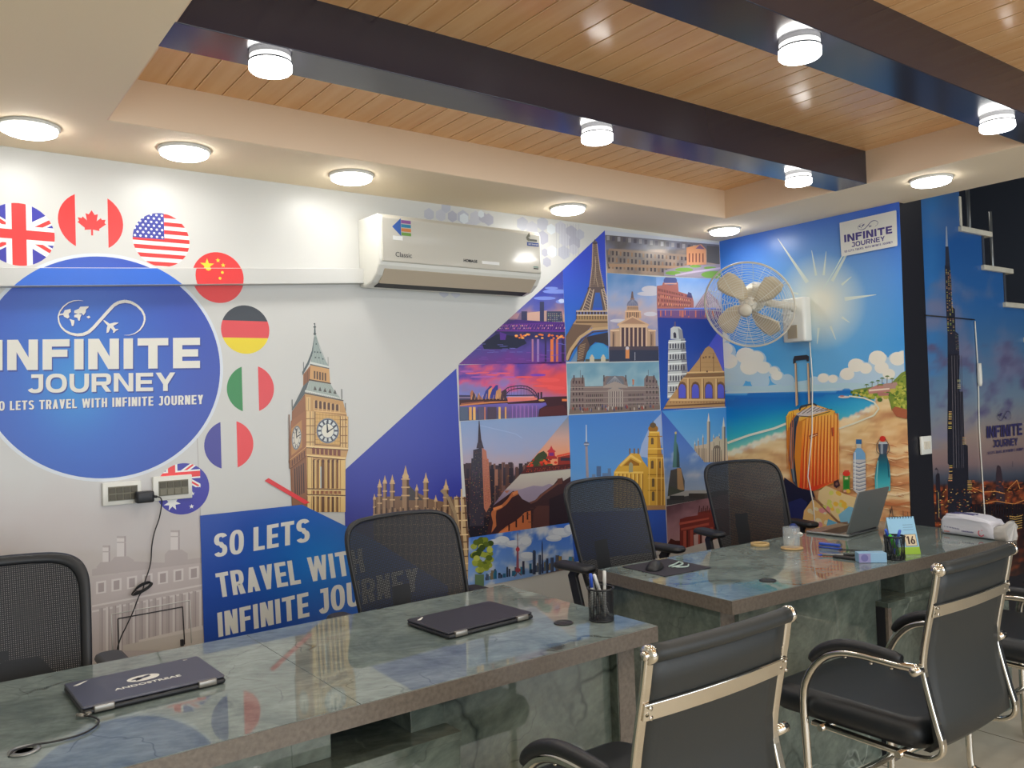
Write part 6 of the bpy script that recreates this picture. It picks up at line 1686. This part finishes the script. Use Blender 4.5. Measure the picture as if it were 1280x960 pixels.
# ================================================================== things on the right desk
def loc2(px, py, z=.75): return hit(px, py, 2, z)
MPm = mat('dark_mouse_mat', (46,44,54), .8)
mp = MB().rbox((-.125,-.125,0),(.125,.125,.003), .006, n=3).build('mouse_mat', MPm); mp.location = (2.455,2.330,.7502); mp.rotation_euler = (0,0,RAD(-3.4)); tag(mp, 'dark square mouse mat at the left end of the right desk', 'mouse mat')
# mouse
ms = empty('computer_mouse', (2.395,2.335,.7535), RAD(-60)); rows = []
for y, w_, h in ((-.055,.006,.006),(-.052,.018,.014),(-.04,.027,.022),(-.015,.031,.031),(.012,.030,.034),(.035,.028,.027),(.05,.021,.016),(.056,.008,.006)):
    rows.append([Vector((w_*cos(a), y, max(.0, h*sin(a)) if sin(a) > 0 else 0)) for a in [2*pi*i/20 for i in range(20)]])
MB().loft(rows).build('shell', M_blackplastic, ms)
MB().tube([(-.003,.032,.028),(.003,.032,.028)], .007, 12).build('scroll_wheel', M_hinge, ms)
tag(ms, 'black computer mouse on the dark mouse mat', 'mouse')
b = MB().tube(smooth_path([(2.455,2.315,.757),(2.50,2.325,.758),(2.545,2.345,.757),(2.535,2.315,.757),(2.49,2.295,.757),(2.455,2.300,.757)]), .0035, 6)
b.tube(smooth_path([(2.46,2.285,.757),(2.50,2.262,.757),(2.535,2.285,.757)]), .003, 6)
tag(b.build('folded_cable', mat('pale_cable', (176,196,188), .3)), 'pale folded cable lying on the mouse mat beside the mouse', 'cable')
p = loc2(950,682)
b = MB().lathe([(.030,0),(.040,0),(.041,.003),(.041,.009),(.040,.012),(.030,.012),(.029,.009),(.029,.003),(.030,0)], 40); b.f = b.f[:-2]; b.mi = b.mi[:-2]; b.sm = b.sm[:-2]
o = b.build('tape_ring', mat('tan_ring', (196,166,112), .5)); o.location = (p.x,p.y,.7505); tag(o, 'flat tan ring lying on the right desk left of the glass', 'ring')
p = loc2(990,686)
o = MB().lathe([(.001,0),(.046,0),(.048,.003),(.046,.006),(.001,.006)], 36).build('coaster', mat('tan_coaster', (190,158,108), .6, var=.1, vscale=60)); o.location = (p.x,p.y,.7505); tag(o, 'round tan coaster under the drinking glass', 'coaster')
gl = MB().lathe([(.001,0),(.033,0),(.0355,.004),(.037,.085),(.0365,.0865),(.0345,.085),(.0330,.012),(.001,.010)], 36); 
ob = gl.build('drinking_glass', M_tumbler); ob.location = (p.x,p.y,.7575); tag(ob, 'empty clear drinking glass on the tan coaster', 'glass')
# open silver laptop: hinge line near, screen towards the wall side
def open_laptop():
    # keyboard slab seen from behind the lid
    A, B_ = loc2(1005,663,.756), loc2(1060,671,.756); Cc = loc2(1105,659,.756)
    t = empty('laptop', (B_.x,B_.y,.75)); 
    xh = (Cc-B_); xh.z = 0; Wd = .31; xh.normalize(); yh = Vector((-xh.y, xh.x, 0))   # hinge line direction and depth direction
    if (A-B_).dot(yh) < 0: yh = -yh
    R = Matrix((xh, yh, (0,0,1))).transposed().to_4x4()
    b = MB().rbox((0,0,.002),(Wd,.215,.014), .010, M=R); b.build('base', M_silver, t)
    MB().box((.02,.05,.0142),(Wd-.02,.14,.0150), M=R).build('keyboard', M_blackplastic, t)
    MB().box((.11,.150,.0142),(.20,.205,.0148), M=R).build('trackpad', M_hinge, t)
    T = R @ Matrix.Translation((0,.008,.014)) @ Matrix.Rotation(RAD(108),4,'X')
    MB().rbox((0,0,-.003),(Wd,.210,.003), .010, M=T).build('lid', M_silver, t)
    MB().box((.008,.008,-.0036),(Wd-.008,.202,-.003), M=T).build('screen', M_ink, t)
    MB().rbox((Wd/2-.012,.10,.003),(Wd/2+.012,.122,.0034), .008, M=T).build('lid_emblem', M_hinge, t)
    MB().tube([R @ Vector((.03,.006,.012)), R @ Vector((Wd-.03,.006,.012))], .006, 10).build('hinge', M_blackplastic, t)
    tag(t, 'open silver laptop seen from behind its lid on the right desk', 'laptop'); return t, R, xh, yh, B_
lap, LR, xh, yh, LB = open_laptop()
p = loc2(1000,668); 
b = MB().lathe([(.001,0),(.014,0),(.014,.004),(.006,.010),(.001,.011)], 20); o = b.build('suction_disc', M_whitecable); o.location = (p.x,p.y,.7505); tag(o, 'small white round clip at the foot of the hanging cord, left of the open laptop', 'clip')
p = loc2(996,660); rows = []
for y, w_, h in ((-.05,.01,.006),(-.045,.024,.018),(-.01,.031,.032),(.03,.028,.026),(.05,.012,.008)):
    rows.append([Vector((w_*cos(a), y, max(0, h*sin(a)))) for a in [2*pi*i/18 for i in range(18)]])
rows = [[Vector((v.x*.7,v.y*.7,v.z*.7)) for v in r] for r in rows]
o = MB().loft(rows).build('blue_pouch', mat('navy_pouch', (44,66,130), .5)); o.location = (p.x,p.y+.02,.7505); o.rotation_euler = (0,0,RAD(-50)); tag(o, 'small navy blue pouch behind the glass, beside the open laptop', 'pouch')
# stapler-like blue pen pieces
st = empty('blue_stapler', tuple(loc2(1024,684))[:2]+(.7505,)); d = loc2(1052,687)-loc2(1024,684); st.rotation_euler = (0,0,atan2(d.y,d.x)); Ls = d.length
MB().rbox((0,-.009,0),(Ls,.009,.006), .004).build('base', M_blue, st)
MB().rbox((0,-.008,.010),(Ls*.95,.008,.022), .006).build('arm', M_blue, st, bevel=.003)
MB().box((.01,-.006,.006),(Ls*.8,.006,.010)).build('magazine', M_hinge, st)
tag(st, 'small blue stapler lying on the right desk in front of the open laptop', 'stapler')
a_, b_ = loc2(1022,693.5,.757), loc2(1068,694,.757)
pen_shape('pen', a_, b_, .0048, M_silver, M_blue, 'silver ballpoint with a blue end in front of the blue stapler', 'pen', cap=M_blackplastic)
a_, b_ = loc2(1042,695,.756), loc2(1076,699,.756)
o = MB().rbox((0,-.013,0),((b_-a_).length,.013,.010), .005).build('glasses_case', M_ink); o.location = (a_.x,a_.y,.7505); o.rotation_euler = (0,0,atan2((b_-a_).y,(b_-a_).x)); tag(o, 'narrow black case lying between the silver pen and the blue box', 'case')
b = MB(); q0, q1 = loc2(1052,688,.754), loc2(1090,690,.754)
for k in range(9):
    m_ = q0.lerp(q1, k/8); b.tube([m_+Vector((.012*cos(u),.006*sin(u)+.003,.004*abs(sin(u)))) for u in [2*pi*i/12 for i in range(12)]], .0016, 5, closed=True)
tag(b.build('coiled_binding', M_cable), 'black coiled wire lying behind the blue box on the right desk', 'wire')
# printed blue box of cards
cA, cB = loc2(1074,704), loc2(1109,703.5); d = cB-cA
cb = empty('card_box', (cA.x,cA.y,.7505), atan2(d.y,d.x)); Lc = d.length
MB().box((0,0,0),(Lc,.05,.038)).build('box', mat('pale_blue_card', (140,182,214), .4), cb, bevel=.0015)
MB().box((.0,-.0006,.001),(Lc*.42,-.0001,.037)).prism([(Lc*.2+.014*cos(2*pi*i/20), .0195+.014*sin(2*pi*i/20)) for i in range(20)], .0006, .001, 1, M=Matrix(((1,0,0,0),(0,0,-1,0),(0,1,0,0),(0,0,0,1)))).build('printed_label', [mat('lilac_print',(146,144,190),.4), mat('lilac_seal',(110,108,166),.4)], cb)
tag(cb, 'small pale blue card box with a lilac seal at the edge of the right desk', 'box')
# black wire pen cup with green and blue markers
H2 = loc2(1119,699); H2.z = .7502
mesh_cup(H2, .038, .092, 'black wire pen cup with crossed wires holding green and blue markers', True, .0035)
pen_shape('marker', H2+Vector((.012,-.008,.010)), H2+Vector((-.018,.010,.098)), .0085, M_green, M_green, 'bright green highlighter leaning in the black wire pen cup', 'marker')
pen_shape('marker', H2+Vector((.020,.012,.010)), H2+Vector((-.030,.018,.120)), .0050, M_blue, M_hinge, 'blue pen leaning left out of the black wire pen cup', 'pen', cap=M_blue)
pen_shape('marker', H2+Vector((-.020,-.002,.010)), H2+Vector((.034,-.006,.112)), .0050, M_blue, M_hinge, 'blue pen leaning right out of the black wire pen cup', 'pen', cap=M_blue)
# tent calendar
k0, k1 = loc2(1120,694), loc2(1152,692); d = k1-k0
cal = empty('desk_calendar', (k0.x,k0.y,.7505), atan2(d.y,d.x)-RAD(6)); wl_ = .115; x0 = -.012
TC = Matrix.Rotation(RAD(72),4,'X')
MB().box((x0,0,0),(x0+wl_,.155,.0012), M=TC).build('front_card', mat('calendar_sky', (146,196,226), .5), cal)
MB().box((x0,.0,.0013),(x0+wl_,.030,.0016), M=TC).build('grass_strip', mat('calendar_grass', (150,190,50), .5), cal)
MB().box((x0+.060,.034,.0013),(x0+.108,.082,.0017), M=TC).build('date_card', mat('calendar_date', (222,206,170), .5), cal)
fr_ = MB(); 
for lo, hi in (((.060,.034),(.108,.0355)),((.060,.0805),(.108,.082)),((.060,.034),(.0615,.082)),((.1065,.034),(.108,.082))): fr_.box((x0+lo[0],lo[1],.0017),(x0+hi[0],hi[1],.0019), M=TC)
fr_.build('date_frame', mat('date_brown', (110,74,60), .5), cal)
ps, W_ = layout('16', w=.62, t=.22, h=.16, gap=.14)
tb = MB()
for pl_ in ps:
    tb.prism([(x0+.068+u*.030, .042+v*.032) for u, v in pl_], .0018, .0022, M=TC)
tb.build('date_numerals', mat('numeral_brown', (70,44,44), .5), cal)
MB().box((x0,.0,.0),(x0+wl_,.150,.0012), M=Matrix.Translation((0,.095,0)) @ Matrix.Rotation(RAD(108),4,'X')).build('back_card', M_white, cal)
for r in range(3): MB().box((x0+.062,.100+r*.010,.0013),(x0+.104,.102+r*.010,.0015), M=TC).build('printed_line', mat('calendar_ink%d' % r, (110,140,170), .5), cal)
sp_ = MB()
for k in range(9): sp_.tube([TC @ Vector((x0+.012+k*.0115, .153+.004*cos(u), .001+.005*sin(u))) for u in [2*pi*i/10 for i in range(10)]], .0012, 5, closed=True)
sp_.build('spiral', M_cable, cal)
tag(cal, 'blue and green tent desk calendar showing 16', 'calendar')
# tissue pack
tp0, tp1 = loc2(1177,667), loc2(1240,676); d = tp1-tp0
tp = empty('tissue_pack', (tp0.x,tp0.y,.7505), atan2(d.y,d.x)); Lt = d.length; Wt = .115
rows = []
for x, w0, h, sk in ((-.006,.80,.50,.0),(.0,.96,.74,.0),(.012,1.0,.92,.0),(Lt*.35,1.0,1.0,.0),(Lt*.72,1.0,.97,.0),(Lt*.9,.98,.84,0),(Lt*1.0,.88,.62,.0)):
    H_ = .098*h
    rows.append([Vector((x+.0015*sin(k*2.1+x*90), Wt/2+(Wt/2)*w0*se(cos(a),.42)+.004*sin(k*3+x*70), H_/2+H_/2*se(sin(a),.5)+.004*sin(k*1.7+x*60)*(1 if sin(a) > 0 else 0))) for k, a in enumerate([2*pi*i/28 for i in range(28)])])
M_poly = mat('white_wrapper', (214,216,226), .28, bump=.4, bscale=45)
MB().loft(rows).build('wrapper', M_poly, tp)
rows = []
for x, w0, h in ((Lt*.97,.85,.66),(Lt*1.06,.78,.72),(Lt*1.17,.66,.86),(Lt*1.22,.60,.98)):
    H_ = .090*h
    rows.append([Vector((x+.004*sin(k*1.3), Wt*.5+(Wt/2)*w0*se(cos(a),.7)+.003*sin(k*2+x*60), H_/2+H_/2*se(sin(a),.7)+.002*sin(k*3.1) if sin(a) > -.5 else .001)) for k, a in enumerate([2*pi*i/28 for i in range(28)])])
MB().loft(rows).build('torn_end', mat('grey_wrapper', (186,184,180), .35, bump=.5, bscale=60), tp)
pb = MB(); F2 = Matrix(((1,0,0,0),(0,0,-1,0),(0,1,0,0),(0,0,0,1)))
for k in range(10): pb.prism([(Lt*.06+k*.008+(k%2)*.002,.034+.0006*k*(-1)),(Lt*.06+k*.008+.005,.034-.0006*k),(Lt*.06+k*.008+.004,.040-.0006*k),(Lt*.06+k*.008+.001,.040-.0006*k)], .0005, .0012, 0, M=F2)
for k in range(9): pb.prism([(Lt*.42+k*.0065,.022),(Lt*.42+k*.0065+.0045,.022),(Lt*.42+k*.0065+.004,.028),(Lt*.42+k*.0065+.001,.028)], .0008, .0015, 0, M=F2)
for k in range(5): pb.prism([(Lt*.06+k*.0055,.012),(Lt*.06+k*.0055+.004,.012),(Lt*.06+k*.0055+.004,.017),(Lt*.06+k*.0055,.017)], .0008, .0015, 1, M=F2)
for k in range(14): 
    a = RAD(60+k*20); pb.prism([(Lt*.80+.015*cos(a),.026+.015*sin(a)),(Lt*.80+.011*cos(a),.026+.011*sin(a)),(Lt*.80+.011*cos(a+.34),.026+.011*sin(a+.34)),(Lt*.80+.015*cos(a+.34),.026+.015*sin(a+.34))], .0008, .0015, 2, M=F2)
for j in range(2):
    for k in range(12): pb.box((.03+k*.009,.025+j*.03+k*.001,.0945),(.03+k*.009+.006,.034+j*.03+k*.001,.0985), 0)
pb.build('printed_lettering', [mat('indigo_print',(96,96,140),.4), mat('pink_print',(206,130,120),.4), mat('red_print',(206,80,100),.4)], tp)
tag(tp, 'white plastic tissue pack with indigo and pink print at the far right of the desk', 'tissue pack')

# ================================================================== camera and output
cam = bpy.data.cameras.new('camera'); cam.sensor_fit = 'HORIZONTAL'; cam.sensor_width = 36; cam.lens = F*36/1280; cam.clip_start = .02
co = bpy.data.objects.new('camera', cam); C.objects.link(co)
co.matrix_world = Matrix.Translation(EYE) @ RW.to_4x4()
sc = bpy.context.scene; sc.camera = co
sc.view_settings.view_transform = 'Standard'; sc.view_settings.look = 'None'; sc.view_settings.gamma = 1; sc.view_settings.use_curve_mapping = False
sc.view_settings.exposure = 0.0
